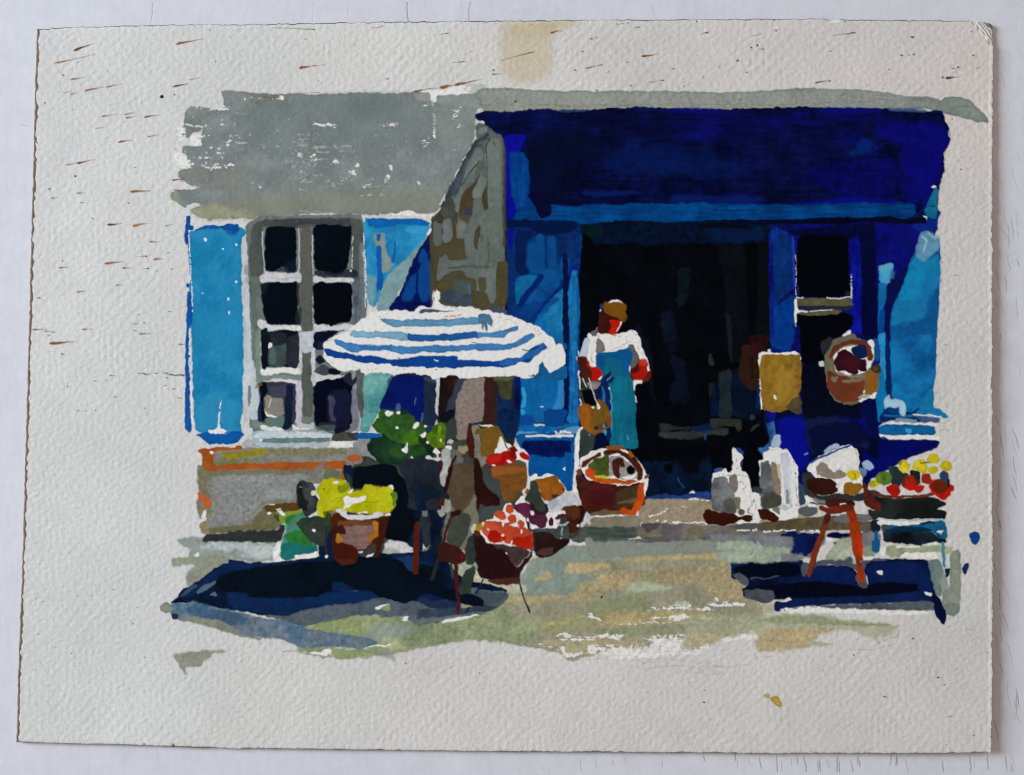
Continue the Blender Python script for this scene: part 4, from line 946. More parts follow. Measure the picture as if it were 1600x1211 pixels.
f 2a6cba n1.2 b1.5 a.8 v.12 | 2000,775 2110,735 2160,750 2240,720 2330,640 2420,590 2460,570 2500,620 2440,650 2360,720 2230,760 2150,800 2020,815
f P n1 | 1320,750 1360,748 1360,758 1330,758
s 141a28 w1.6 n1.2 | 2240,640 2330,650 2400,610
# awning_finial
@550 320 6.6667
s P w1 n1 | 840,1080 850,900
# green_shrub
@540 580 6.6667
f 46513f b2 n2 a.8 | 320,960 600,1000 900,960 900,900 700,940
f 3a6b2a n1.6 b1.5 v.2 c2c5a24 g.05 | 265,560 300,530 350,480 350,420 400,400 520,420 600,420 700,470 730,530 800,540 840,620 800,700 780,760 680,790 640,840 560,800 500,760 420,720 350,640 300,600
f 4f8020 n1.6 b2.5 v.15 | 600,700 700,600 740,680 790,740 700,770 620,760
f 1a3426 n1.4 b1.5 v.2 c1d4028 | 220,780 280,700 370,690 400,640 460,720 560,750 600,780 640,850 640,960 540,980 420,960 340,950 300,900 260,850
f 2c5228 n1.4 b3 v.2 | 440,800 560,760 590,830 640,880 560,910 460,860
f 1a3424 n1.4 b1.5 v.2 c204a22 | 650,820 700,780 820,765 900,770 930,840 900,910 840,890 820,930 740,970 690,930 670,880
f 2a5424 n1.4 b3 v.2 | 700,800 820,790 840,860 740,880
f 6c9018 n1.6 b1.5 v.2 c4c7c1c | 840,670 900,640 920,580 980,540 1040,560 1050,640 1040,700 1030,780 960,800 880,760
f 3a6a1a b2 n1.2 a.8 | 900,580 960,570 960,650 910,650
d 1c3a1c b2 n2 | 600,430,40,25 800,730,40,40
d 8ab02a b2 n2 a.7 | 980,600,25,40 1010,750,20,16
f P n1.4 b1.3 | 400,450 430,420 510,430 450,480
f P n1.2 b1.3 | 530,420 570,410 560,450 535,455
f P n1.4 b1.3 | 690,600 720,550 760,530 770,550 720,600
d P n1.4 b1.2 | 538,593,16,12 832,572,14,12 850,740,16,14 1075,800,30,26
f P n1.4 b1.3 | 775,660 840,635 830,690 800,690
f P n1.4 b1.3 | 575,825 620,790 640,740 655,740 640,860
f P n1.2 b1.3 | 985,720 1000,700 1000,740
f P n1.4 b1.3 | 680,900 690,890 700,940 735,965 670,960
f d4d6d8 n1.6 b1.3 g.06 | 830,940 850,880 900,910 990,900 1000,930 960,960 900,940
f b9bdb8 n1.4 b1.4 v.08 g.1 | 1000,820 1060,800 1090,840 1090,900 1060,1060 1040,1200 970,1190 985,1080 1010,960 1000,900
f P n1.4 b1.3 | 900,840 940,800 990,850 950,860
f c0c4c4 n1.6 b1.3 | 1050,760 1090,710 1130,720 1100,750
f 5a2018 n1 b1.3 | 960,940 1000,940 1015,1000 980,1070 960,1060
# flower_stand
@420 730 6.6667
f 050c18 n1.2 b1.5 v.15 | 870,0 1300,-40 1340,60 1420,130 1450,280 1460,400 1560,450 1560,600 1500,700 1480,800 1440,780 1200,740 1220,600 1300,440 1330,350 1290,200 1200,190 1000,170 980,220 900,220 870,180
f 0c1c40 n1 b1.4 v.2 | 780,-20 870,-20 870,200 820,160 780,80
f 33483a a.8 n1 b1.4 | 790,60 870,120 865,200 820,170
f 252b38 n1.2 b1.6 v.15 | 1350,-40 1540,-100 1780,-60 1780,60 1790,180 1900,250 1850,480 1790,700 1720,820 1650,800 1600,600 1560,460 1440,420 1480,340 1420,120
f 0e1c38 b3 n1.4 v.2 | 1540,200 1600,180 1640,480 1600,640 1540,600
f 10202e b2 n1.2 | 1580,220 1700,190 1780,260 1760,320 1640,350 1580,290
f 0a1630 b2 n1.2 v.2 | 1500,480 1620,460 1690,440 1840,440 1800,600 1740,830 1680,800 1680,560 1560,560 
f 2a3440 b1.6 n1.2 v.2 | 1590,460 1660,470 1680,560 1680,800 1640,840 1570,700
f 7e847e b1.5 n1 | 1600,460 1640,455 1650,515 1605,510
f 0c2040 b1.5 n1.2 | 1560,600 1480,720 1440,780 1480,830 1600,880 1600,700
f 0a1c2c b1.5 n1.2 v.2 | 1760,680 1800,720 1780,840 1750,880 1720,820 1730,740
# pot_stand
f 5c2412 n1.1 b1.4 v.12 | 1520,590 1575,575 1570,700 1560,900 1558,1100 1520,1120 1505,1080 1508,850
# blue_shadow_patch
@420 730 6.6667
f 101e42 n1.4 b1.6 v.2 | 520,780 600,620 680,600 680,950 560,960 520,900
# watering_can
@270 680 5
f 3f7d60 n1.4 b1.5 v.2 c4c9c84 | 870,620 1000,590 1060,640 1100,680 1120,850 1130,920 1000,930 910,975 840,960 850,830 890,720
f 3c8640 n1.3 b1.8 v.15 | 870,640 940,600 1010,600 960,680 900,710
f 5a9680 b3 n1.5 a.85 v.1 | 920,690 980,620 1030,620 960,740 900,820 890,760
f 2f8038 n1.4 b2.5 v.15 | 880,790 960,740 1040,760 1100,860 1080,920 1000,860 920,850
f 1f7a7c n1.4 b2.5 v.1 | 850,850 950,840 1070,880 1125,850 1130,910 1000,925 910,970 850,960
f 8aa63a n1.2 b1.4 v.1 | 805,600 840,640 880,600 1000,585 1020,600 900,620 860,690 830,680
f 4e5a28 n1.2 b1.5 | 790,620 830,620 830,690
f P n1.2 b1.3 | 810,590 850,595 875,620 860,635
f P n1.4 b1.3 | 945,935 1050,935 1130,900 1145,945 1000,970 955,965
f 2b4634 n1.4 b1.6 v.15 c34482c | 965,690 1010,650 1120,640 1200,600 1250,640 1240,720 1200,800 1190,870 1120,850 1060,800 1000,740
f 3a4440 n1.2 b1.5 v.15 | 1080,660 1200,700 1190,860 1120,850 1060,820
d P b1 | 1102,746,12,12
s 2a3440 w3 b1.5 | 1200,720 1195,850 1200,920
d P b1 | 1205,945,14,10
# dark_pot
f 2b3132 n1.3 b1.5 v.25 c454c50 | 975,370 1000,355 1050,370 1090,375 1115,410 1110,470 1140,510 1130,580 1080,620 1040,640 1010,570 970,560 970,450
f 15191c n1.2 b2.5 a.9 | 975,420 1000,380 1020,480 1060,520 1040,600 985,560
s 8a9092 w1.6 b1.5 | 990,405 1010,408
f e0e4cc b1.2 n.8 | 1088,435 1112,432 1110,465 1085,468
# yellow_flowers
f c2c210 n1.6 b1.5 v.1 cc4c428 g.04 | 1170,350 1230,340 1280,350 1340,360 1380,400 1400,440 1470,440 1500,390 1560,400 1640,410 1720,390 1720,430 1740,480 1740,550 1700,600 1640,610 1500,605 1400,600 1320,580 1280,570 1240,585 1200,600 1190,640 1130,625 1125,560 1150,500 1120,440
f 9aa81c b2 n1.4 v.15 | 1280,400 1370,370 1380,420 1300,450
f b9a818 b1.6 n1.4 | 1240,580 1290,550 1300,580 1230,600
f 5d8a2a n1.3 b1.5 v.15 | 1700,450 1740,440 1755,480 1740,530 1725,560 1715,500
f P n1.2 b1.2 | 1255,365 1300,355 1290,382 1265,382
f P n1 b1.2 | 1370,450 1395,420 1415,420 1390,455
f P n1.3 b1.2 | 1330,480 1370,475 1400,495 1440,490 1510,470 1500,510 1410,530 1380,560 1360,560 1320,590 1345,540
f P n1.2 b1.2 | 1680,400 1720,395 1720,425
s 5a6410 w.9 a.8 n1.6 | 1230,525 1280,500 1330,480
s 5a6410 w.9 a.8 n1.6 | 1240,530 1320,510
s 5a6410 w.9 a.8 n1.6 | 1480,520 1580,530 1620,510
s P w2 n1 | 1450,608 1520,600
d 5a5410 b1 | 1182,420,6,8
f 4a4a10 b2 n1.5 a.8 | 1180,600 1220,590 1280,600 1250,640 1190,650
# flower_pot
@420 730 6.6667
f 5c2a16 n1.3 b1.5 v.15 c3c1810 | 660,500 720,470 760,520 860,540 1000,545 1200,500 1240,500 1240,560 1200,720 1140,920 1100,940 1040,880 920,900 900,1000 700,980 670,860 660,700
f 8a6a60 n1.4 b2 v.12 H c9a7c78 | 720,590 850,560 1080,560 1090,650 1070,760 1000,850 920,860 860,800 770,790 760,680
f 7c4a28 b2 n1.4 H v.2 | 720,570 900,550 1090,560 1080,600 900,610 780,620
f 4a1a12 n1.2 b1.6 | 680,620 760,600 800,650 790,700 720,690
f b5752a n1.2 b1.6 v.12 | 1095,540 1140,580 1145,700 1100,740 1040,780 1040,720 1090,690
f b5752a n1.2 b1.6 v.12 | 705,700 750,710 765,770 710,790
f 4e1a10 n1.2 b1.5 v.1 | 700,790 860,810 920,870 910,990 720,990 690,900
f 4a1c10 n1 b1.5 | 1150,560 1240,520 1200,720 1130,930 1100,940 1140,780
f 4a4e4e n1.2 b1.5 v.15 | 920,890 1000,860 1110,800 1120,850 1050,920 970,930
f P n1 b1.2 | 930,885 980,865 970,885 935,892
f P n1 b1.2 | 1010,935 1100,885 1080,920 1030,940
f 5a2c14 a.9 b1.5 n1.4 | 700,960 900,960 860,1010 760,1015
f d0d0d8 n1.2 b1.3 v.04 g.06 | 700,435 740,450 790,490 900,500 1060,505 1110,470 1150,470 1210,500 1100,530 940,545 830,535 760,500
f P n1 b1.2 | 1210,490 1270,470 1270,495 1220,505
# chair
@600 740 6.6667
f 6a5846 n1.3 b1.5 v.08 c5c4a38 g.06 | 700,-100 940,-100 950,100 940,220 900,300 880,370 820,400 740,370 700,300 690,240 650,190 690,50
f 2c1412 n1.2 b1.4 v.15 | 670,-60 700,-60 690,50 640,190 630,180 
s 2a1412 w4 b1.4 | 750,-180 700,-60 670,80 640,190
f 2a1210 n1.3 b1.5 v.15 | 950,-100 1020,-40 1040,120 1120,190 1210,260 1200,330 1080,355 1000,300 950,200
f 42160f n1.2 b1.4 | 930,250 1000,270 1000,380 940,370 920,310
f 341210 n1.2 b1.4 | 690,410 800,370 810,430 740,440 700,470
f a8a89a n1.5 b1.6 g.12 v.1 | 620,260 690,300 700,370 660,410 600,380 
f 5a2010 n1 b1.3 | 585,270 640,270 630,330 580,330
f b0b4ae n1.4 b1.4 g.08 | 550,400 600,370 640,420 600,450
f 8a8678 n1.4 b1.6 g.12 v.1 | 810,380 900,330 940,220 960,240 950,360 1000,480 930,600 860,760 820,800 800,760 860,600 910,460
f c8c8bc n1.4 b1.6 g.12 | 905,560 960,520 960,600 920,620
f 4a5248 n1.3 b1.6 v.1 | 690,480 800,420 900,430 900,500 860,640 800,780 700,740 650,700
f 4a4c4c n1.3 b1.5 v.15 | 980,360 1100,380 1220,350 1130,400 1130,470 1000,480
s 58201c w4.5 b1.4 n1 | 700,450 650,560 630,680 600,750
f 3c1a18 n1.3 b1.5 v.12 | 590,720 660,720 800,790 850,850 840,930 740,940 580,900 560,850
f 7a1418 b2 n1.2 | 800,830 850,850 830,890 800,880
s 5a2014 w6.5 b1.4 n1 | 750,930 755,1050 765,1200
s 5a2014 w4 b1.4 n1 | 765,1200 770,1400 765,1460
s 28302e w5.5 b1.4 n1 | 560,900 530,1010 500,1100
f 34403c n1.3 b1.5 v.15 c46544a | 940,640 880,680 870,750 840,790 860,880 850,940 920,950 970,880 950,760
f 38463e n1.3 b1.5 v.15 c4a5a50 | 850,1010 940,960 950,1000 910,1180 900,1250 780,1250 810,1100
s 44504a w4 b1.5 | 700,940 720,1080
# easel_board
@700 640 6.6667
f 8f8f84 n1.3 b1.6 v.1 g.08 | 240,170 330,160 350,480 400,480 400,560 340,600 280,520 270,300
f 8a6522 n1.3 b1.5 v.08 c7a5820 g.06 | 340,190 520,170 560,260 530,360 490,460 380,490 345,490 345,260 270,250 300,210
f 4e1c14 n1.2 b1.4 v.12 | 205,160 230,140 240,230 270,330 265,500 225,500 210,350
f 2c1210 n1.3 b1.5 v.15 | 265,520 310,500 340,600 360,750 440,850 545,940 540,1000 400,1020 320,950 280,850 280,650
f P n1.3 b1.3 | 310,160 380,150 480,165 440,175 400,170
f P n1.3 b1.3 | 540,270 600,350 680,380 760,400 830,440 840,530 830,640 800,560 700,580 520,450 480,460 510,400
f a89878 n1.2 b1.5 | 100,400 200,380 200,430 160,455
s 8a6a28 w2.2 b1.2 n.8 | 555,250 590,330 630,430
f 4a5250 n1.3 b1.5 v.12 | 360,620 440,620 520,700 550,850 580,950 640,960 560,1030 460,1150 330,1150 330,1000 420,1020 550,1000 540,900 440,840 370,740
# red_flowers
f b5130f n1.5 b1.4 v.15 | 390,530 420,480 490,470 560,435 640,430 700,460 715,500 700,550 620,560 580,580 560,620 500,570 430,580
f c8221a b2 n1.2 a.8 | 400,500 500,480 560,470 540,540 430,560
f 8a1014 b1.4 n1.2 | 635,405 690,385 730,430 700,445 650,430
f c01414 b1.4 n1.2 v.1 | 740,460 790,440 840,490 835,530 780,510
f 8a0e10 b1.6 n1.2 a.8 | 640,440 700,460 700,510 650,500
f P n1 b1.2 | 455,572 480,565 505,590 470,592
f P n1 b1.2 | 610,520 640,520 670,555 630,555
# wicker_pot
f 8f5c20 n1.4 b1.5 v.12 H c75502a g.04 | 450,600 560,580 640,570 740,530 820,560 830,700 820,800 740,880 680,960 580,950 560,850 530,700 460,710
f a8602a n1.4 b2 a.85 | 450,600 560,600 640,600 820,600 820,640 640,660 540,680 460,700
f 6e5a44 n1.2 b1.8 | 690,545 740,530 815,560 790,600 720,590
s 6a4418 w1.4 a.8 n1.6 b1.6 | 540,680 650,700 820,670
s 6a4418 w1.4 a.8 n1.6 b1.6 | 560,780 650,780 800,740
s P w1.6 k.2 n1 | 830,580 835,700 830,800
f P n1.2 b1.3 | 785,890 800,930 830,960 760,980 690,980 740,930
# crate
f b0661a n1.4 b1.5 v.12 c905018 | 905,720 1000,720 1060,700 1130,685 1160,750 1230,810 1200,880 1170,900 1080,940 990,950 950,830
f a8661a n1.2 b1.4 | 800,870 830,820 850,850 840,875 
f 70141a b1.2 | 1195,825 1225,830 1205,850
f 3c4440 n1.3 b1.5 v.12 | 850,760 890,730 920,770 960,880 1000,980 1040,1000 1050,1040 1000,1080 920,1060 860,980 800,930 850,850
f 3a3c3a n1.3 b1.5 | 1080,900 1140,880 1200,920 1160,940 1100,930
f P n1.4 b1.3 | 840,710 880,680 935,665 940,700 1000,695 1040,655 1120,680 1050,700 960,720 880,730 850,750
# purple_flowers
f P n1.4 b1.4 | 830,1120 820,1150 850,1230 880,1250 1040,1245 1150,1240 1180,1120 1240,1060 1180,1050 1050,1060 1020,1100 880,1000
f c9ccd2 n1.6 b1.5 v.06 g.08 | 1030,980 1130,920 1180,900 1240,850 1300,870 1360,960 1370,990 1200,1020 1150,1060 1060,1060
f 8494ac a.5 n1.8 b3 | 1040,980 1140,930 1150,1000 1080,1040
f c4c8d0 n1.2 b1.3 | 1380,900 1430,890 1450,930 1400,985 1370,960
f 5a2040 n1.3 b1.4 v.15 c6e284e | 690,1040 720,990 780,975 850,980 860,1050 850,1120 780,1130 720,1110
f 5c2442 n1.3 b1.4 v.15 | 840,1110 900,1090 1010,1090 1030,1140 1020,1200 980,1240 900,1200 850,1170
f 3a1a28 n1.3 b1.4 v.15 | 850,980 900,980 920,1040 1000,1040 1010,990 1050,1030 1020,1090 920,1100 870,1060
f 3c4440 b1.4 n1.2 | 880,960 1000,960 1020,1050 950,1060
f 521e3c n1.2 b1.4 | 1045,1150 1075,1120 1105,1160 1090,1210 1055,1200
f 521e3c n1.2 b1.4 | 1105,1130 1140,1100 1220,1085 1220,1110 1130,1150
f 4a1a34 n1.2 b1.4 | 795,1180 820,1160 855,1170 850,1240 820,1260 800,1220
f 3a1410 n1.4 b1.5 v.2 c5a2c18 | 1180,1030 1300,1000 1400,1000 1440,1060 1400,1160 1350,1250 1260,1290 1240,1180 1230,1060
f 6a3a1c b3 n1.4 a.8 | 1280,1020 1380,1020 1370,1120 1300,1150
d P b1.2 n1.2 | 880,1080,14,20 1360,1210,12,14
f c4c8cc n1.3 b1.3 | 1440,1080 1480,1070 1490,1110 1470,1160 1480,1190 1440,1190 1450,1130
f 3c4440 n1.3 b1.5 v.15 c4a5250 | 840,1260 960,1245 1150,1240 1160,1180 1240,1180 1260,1300 1260,1370 1180,1400 1100,1320 960,1280 860,1320
f 2e1a1a n1.3 b1.5 v.15 | 880,1290 980,1270 1080,1290 1120,1350 1270,1350 1240,1400 1150,1470 1060,1530 920,1530 900,1400
f 6a4644 n1.3 b2 a.7 | 910,1490 1000,1450 1130,1440 1100,1490 1000,1520
f 2a1414 n1.2 b1.6 | 1150,1370 1270,1350 1220,1420 1080,1500
s b0bcc0 w2.4 b1.2 n1 | 1140,1180 1180,1210 1230,1195 1250,1170
s b0b8bc w1.8 b1.2 n1 k.15 | 1190,1230 1185,1300 1175,1340
# orange_flowers
@700 770 6.6667
f P n1.4 b1.4 | 470,210 560,190 600,110 660,110 690,180 820,270 830,370 880,420 850,600 700,590 560,530 400,530 330,440 340,390 400,290 480,280
f 54342c n1.3 b1.5 a.9 | 860,440 900,420 900,600 850,600
f c2462a n1.4 b1.4 v.08 e.12 cc8543a | 345,400 390,300 460,285 560,320 640,310 740,370 800,370 870,420 880,470 870,580 800,590 700,540 640,530 560,510 450,510 380,440
f c84c2c n1.3 b1.4 v.08 | 480,215 520,185 580,210 600,260 570,290 500,250
f c84c2c n1.3 b1.4 v.08 | 600,190 620,130 665,130 680,200 640,220
f c64a2c n1.3 b1.4 v.08 | 610,260 660,220 700,240 715,310 660,310
f c64a2c n1.3 b1.4 v.08 | 720,310 750,280 790,310 780,380 730,350
f bc1a0e n1.2 b1.6 v.1 | 415,440 440,400 510,395 560,440 550,500 480,525 420,500
f be200e n1.3 b1.6 v.1 | 670,490 720,455 800,470 860,440 875,560 800,600 720,560
d be200e b1.4 | 585,470,28,20
f b08a20 n1.2 b1.4 v.1 | 290,380 310,330 400,285 370,340 330,400 300,400
f P n1.4 b1.2 | 335,390 350,400 410,480 390,480 340,430
d P n1.6 b1.1 | 565,325,12,22 690,335,45,12 570,445,12,14 660,520,8,24 780,400,10,20 430,380,14,6 570,515,12,10 365,330,8,16 
# basket
f 341818 n1.3 b1.5 v.12 c2a1014 | 270,400 330,420 400,530 460,530 600,600 700,770 730,780 850,640 880,600 870,660 820,740 750,830 740,900 640,940 500,930 400,900 330,880 300,760 280,600
f 2a1014 n1.3 b2 | 300,520 450,540 600,620 700,780 680,870 400,900 320,800
f 4c3c3a n1.4 b2 v.15 g.05 | 460,540 560,540 700,560 850,600 860,620 780,700 720,780 660,700 600,600
f 5c3026 n1.3 b1.8 v.1 | 400,910 560,900 740,880 740,940 650,960 500,950
f 5a3418 b1.5 n1.2 | 270,400 320,410 320,450 280,450
f 6a4a48 a.6 b2 n1.5 | 640,690 700,740 760,690 720,790 670,740
d P b1.1 | 608,628,10,12 
s c0b8b4 w1.4 k.2 | 755,670 740,700
s 1c2c4e w3 b1.2 n.8 | 365,900 330,990 295,1050
s 1c2c4e w2.6 b1.2 n.8 | 745,900 760,1000 790,1110 830,1190
s 101c3a w3 b1.2 n.8 | 830,1190 850,1240
s 16284e w3.4 b1.2 n.8 | 220,1200 190,1240
# person
@890 455 10
f 6a6466 n1 b1.3 v.2 | 310,690 340,640 440,560 510,600 480,660 380,700 330,720
f e6e6e4 n1 b1.2 v.02 g.07 | 280,680 310,650 360,710 440,700 450,660 560,655 650,680 740,670 900,650 960,610 1030,640 1090,740 1120,880 1170,980 1220,1080 1240,1200 1260,1240 1210,1260 1100,1050 1060,980 1000,870 920,860 890,900 700,950 560,950 450,980 430,1180 400,1230 310,1210 270,1080 280,900 300,740
s 55575a w.8 n1.6 k.35 a.9 | 380,760 400,850 360,930 340,1080 400,1150
s 55575a w.8 n1.6 k.3 a.9 | 600,935 700,900 800,870 900,800 960,790
s 55575a w.8 n1.6 k.3 a.9 | 890,660 905,720 900,780
s 55575a w.8 n1.6 k.3 a.9 | 960,630 1040,680 1060,720
s 55575a w.8 n1.6 k.3 a.9 | 1060,870 1120,960 1160,1000
s 55575a w.8 n1.6 k.4 a.9 | 680,715 790,715
s 55575a w.8 n1.6 k.3 a.9 | 440,700 450,740 400,840
f bcc6d8 n.9 b1.2 v.05 g.05 | 105,1040 170,1010 190,920 220,820 235,740 290,735 310,770 290,900 270,1000 220,1060 130,1090
f 8c8888 n.9 b1.2 v.1 | 425,750 480,750 530,830 550,940 500,950 420,980
f 756f6f n.9 b1.2 v.15 | 920,850 980,840 1010,900 1080,1020 1080,1080 1020,1180 960,1200 950,1100 990,1050 960,960
f P n.9 | 130,960 145,930 150,990 140,1000
# person/apron
f 0a62a4 n1 b1.3 v.1 | 420,970 560,960 700,950 800,920 940,890 980,960 960,1100 930,1200 940,1300 920,1400 400,1400 410,1150
@890 570 10
f 0f7090 n1.1 b1.4 v.08 c117c9c V | 540,0 930,-50 930,120 980,230 1000,300 1010,420 1030,600 1020,800 1030,1000 1060,1200 1070,1300 640,1300 640,900 660,700 620,440 600,300 530,200
f 0c62a8 b3 n1 | 820,0 880,-140 940,-140 930,120 850,200 810,100
f 116c92 b5 n1 | 560,-100 800,-120 800,200 600,100
f 0a2a6a n1.1 b1.4 v.15 | 400,420 520,200 640,120 600,300 640,600 640,900 640,1200 500,1180 540,700 450,540
f 2a70b0 b1.3 n.8 | 510,330 540,400 550,600 520,560 520,420
f 082858 b1.5 n1 | 480,280 620,110 650,130 540,300
f 0a3064 b1.8 n1 | 600,240 690,180 700,220 620,300
f 0a2048 b1.4 n1 | 400,400 460,360 500,380 440,540
s 8ab0c8 w1 | 590,245 635,195
s 5a9ac0 w2 b1.2 | 630,350 650,500 660,700 655,1000
f P n.8 | 612,375 625,345 635,375 618,385
s 9cc4d4 w1 k.3 n1 | 905,1110 920,1150 945,1180
f 4a9cd0 b1.3 n1 | 510,1040 560,1000 570,1080 540,1120
f P n1 | 1000,230 1140,240 1140,290 1060,290 1020,320 1010,400 995,380
f P n1 | 1015,480 1035,500 1045,580 1035,600
# person/hand
f b81410 n1 b1.4 v.1 | 250,0 300,-60 320,30 440,40 510,100 500,190 440,240 340,260 300,160 260,100
f 4a2018 n1 b1.4 v.15 | 120,-120 240,-140 270,-60 250,0 300,60 340,140 330,230 250,260 180,180 160,60
f 6a1614 b2 n1 | 190,-130 260,-110 280,-40 230,-20
f P n1 b1.1 | 440,240 480,200 510,170 500,215 470,250
f P n1 b1.1 | 300,-20 400,-30 420,25 330,30
# person/hand
f b81a12 n1 b1.4 v.1 | 960,130 1080,80 1070,-60 1200,-100 1220,-20 1220,60 1260,110 1250,200 1170,240 1000,230
f d04030 a.8 b2 n1 | 1100,-80 1190,-90 1200,0 1100,0
f 5a1410 n1 b1.4 | 960,90 1000,40 1070,30 1080,90 1020,130 970,130
f 6a2210 n1 b1.5 v.1 | 935,160 970,150 1000,230 960,230
f 6a2410 n1 b1.5 v.1 | 1220,110 1260,110 1240,250 1160,270 1180,200
f P n1 b1.1 | 1210,40 1230,10 1250,90 1220,100
f P n1 b1.1 | 930,60 945,0 960,40 940,130
# person/face
@890 455 10
f 4a1a12 n1 b1.4 v.15 c341410 | 470,330 520,300 600,360 700,400 770,420 700,450 620,460 650,520 650,600 620,660 480,660 440,600 450,480
f c81c10 n.8 b1.3 v.1 | 615,455 700,460 800,455 810,480 780,560 720,650 640,670 620,640 660,560 640,500
f P n.6 b1 | 800,470 825,480 760,600 730,650 740,600 780,540
f d4786a b1.2 | 650,675 720,675 700,690 
# person/hat
f 1f4a80 b1.4 n1 | 475,210 520,200 520,270 480,280
f 905c14 n1 b1.4 v.08 c825010 | 525,240 550,170 620,185 700,160 780,150 830,190 880,220 880,300 850,340 900,390 890,440 850,480 810,450 770,410 680,390 600,350 540,320
f 5a3a10 a.6 b2 n1 | 870,380 900,400 870,480 850,460
f P n.8 b1 | 600,180 640,150 720,130 790,150 830,190 790,170 700,155 640,185
f P n.8 b1 | 475,310 500,290 510,300 480,330
# handbag
@890 570 10
f 38423c n1 b1.5 v.2 | 160,260 190,200 260,270 300,280 480,260 440,340 380,390 260,390 170,420
f 989496 n1 b1.4 v.15 | 270,270 460,260 480,290 400,380 330,380
f 02050c n1 b1.4 | 180,420 250,395 350,400 400,470 430,570 420,620 350,640 250,600 200,540
f 4a5054 b1.6 n1 a.8 | 150,400 190,430 200,540 240,610 200,610 160,540
f 966024 n1.1 b1.5 v.15 c7c5a20 g.04 | 120,700 200,620 260,610 340,660 430,640 440,550 520,560 560,640 620,720 655,850 640,960 560,1000 480,1050 380,1100 320,1080 200,1000 170,850
f b0641e n1.1 b2 v.12 | 130,700 230,630 300,640 320,780 310,1000 320,1070 220,1000 170,850
f 806020 b3 n1 | 350,700 500,600 560,680 540,880 400,920 340,800
f 6a4c48 b1.5 n1 | 390,980 440,950 540,920 560,980 470,1000 400,1010
f 2a1c24 b1.2 n1 | 385,980 440,960 430,1000 400,1010
f 7aa0c0 b1.2 n.8 | 530,940 550,920 550,970 530,980
f 1c2c54 b1.2 n.8 | 560,900 580,960 560,960
s c8c4cc w1.6 n.7 | 300,210 340,340 380,460 430,590
f P n.8 b1.1 | 425,590 450,600 480,660 460,710 430,690 435,640
f P n.8 b1.1 | 330,655 350,650 380,660 370,685 340,680
s d0d0d0 w1.8 n.7 | 205,225 240,290 265,350
s P w2 n1 k.1 | 150,100 155,240 150,330 160,380
s P w2 n1 k.1 | 160,540 180,600 170,630
f 3a4846 n1.2 b1.6 v.15 | 150,1040 220,1010 320,1080 400,1110 400,1250 300,1400 170,1500 160,1200
f 060f3c n1.2 b1.6 | 400,1110 520,1060 580,1150 600,1220 500,1400 300,1500 160,1600 170,1500 300,1400 400,1250
f 7a94a8 a.8 b1.4 | 300,1085 320,1080 310,1110
s P w4 n1 k.1 | 130,1100 150,1030 200,1000
f P n1 | 120,1150 150,1010 170,1000 160,1100 130,1240
# wicker_basket
@880 670 6.6667
f P n1.4 b1.3 | 180,300 340,230 380,210 440,205 640,215 700,250 760,310 820,380 880,490 880,560 840,700 790,540 640,590 400,560 250,530 190,440 170,350
f 4a2218 n1.4 b1.5 v.2 H c5a1c1c | 130,480 180,440 200,510 300,550 420,570 600,590 700,590 840,560 830,700 760,860 700,890 560,880 400,880 290,900 220,850 150,650
f 54161c n1.4 b4 a.85 v.1 | 280,620 520,640 520,800 400,840 290,760
f 4a3826 n1.4 b3 v.15 g.05 | 560,650 700,610 800,620 740,720 700,820 600,860 540,800
f 8a7048 n1.4 b1.8 a.8 | 560,780 700,740 760,720 760,760 640,770
f 7a6a48 n1.4 b1.5 v.12 g.06 | 290,880 400,860 560,860 600,890 420,905 290,905
f 7a4a20 n1.2 b1.4 | 135,440 175,420 190,470 150,490
f 5c2418 b1.5 n1.3 v.15 | 185,380 220,340 310,290 390,245 400,270 320,310 240,370 200,410
f 542218 b1.5 n1.3 v.15 | 420,235 500,210 600,230 690,270 780,340 830,420 820,530 770,550 760,440 720,370 640,290 560,260 440,270
f 9a5c22 b1.4 n1.2 | 440,190 500,175 600,180 650,210 560,215 460,215
f a8641e b1.4 n1.2 | 680,235 715,240 735,290 710,300
f 566828 n1.3 b1.5 v.2 c6a5c34 | 260,370 330,320 440,280 480,300 480,460 460,500 360,500 300,430
f 686a40 a.7 b3 n1.2 | 270,380 330,330 350,380 300,410
f a0a09a n1.3 b1.5 v.1 g.08 | 480,290 540,290 620,300 700,370 770,440 770,520 680,530 600,520 560,500 480,500
f 4a2018 b1.4 n1.2 v.15 | 515,320 600,300 640,390 600,400 580,360 580,520 540,500 515,440
f 02050a b1.3 n.8 | 660,410 700,375 745,420 730,460 690,470 665,450
f P n1.6 b1.2 | 480,500 540,490 560,520 500,520
f P n1.6 b1.2 | 590,510 680,490 740,480 760,440 755,510 680,530
f c84a1c b1.5 n1.3 v.12 | 225,440 270,405 330,440 340,480 280,500 230,480
f c85a1c b1.5 n1.3 v.12 | 250,500 350,500 460,520 600,535 760,540 760,570 600,570 400,560 300,530
f b8cc30 b1.2 n1.2 | 340,480 460,500 450,515 340,500
f c04a14 n1.4 b1.5 v.15 | 790,580 850,560 850,700 830,760 780,860 740,900 640,890 590,850 640,820 700,850 760,760
f P n1.4 b1.2 | 840,520 880,490 885,560 850,700 840,680
s P w1.6 n1.3 | 560,585 700,580 780,560 820,550
f P n1.4 b1.2 | 500,265 590,260 600,280 520,280
f 7a5c3c b1.3 n1.2 | 850,490 900,480 890,500 850,520
# milk_can
@1060 660 6.6667
f e6e6e4 n1.3 b1.3 v.02 g.07 | 360,530 400,530 440,520 480,480 510,520 570,500 570,400 555,300 570,270 670,350 640,420 640,510 720,520 740,640 760,740 830,720 850,800 860,900 840,1040 740,1040 600,1050 600,900 350,700
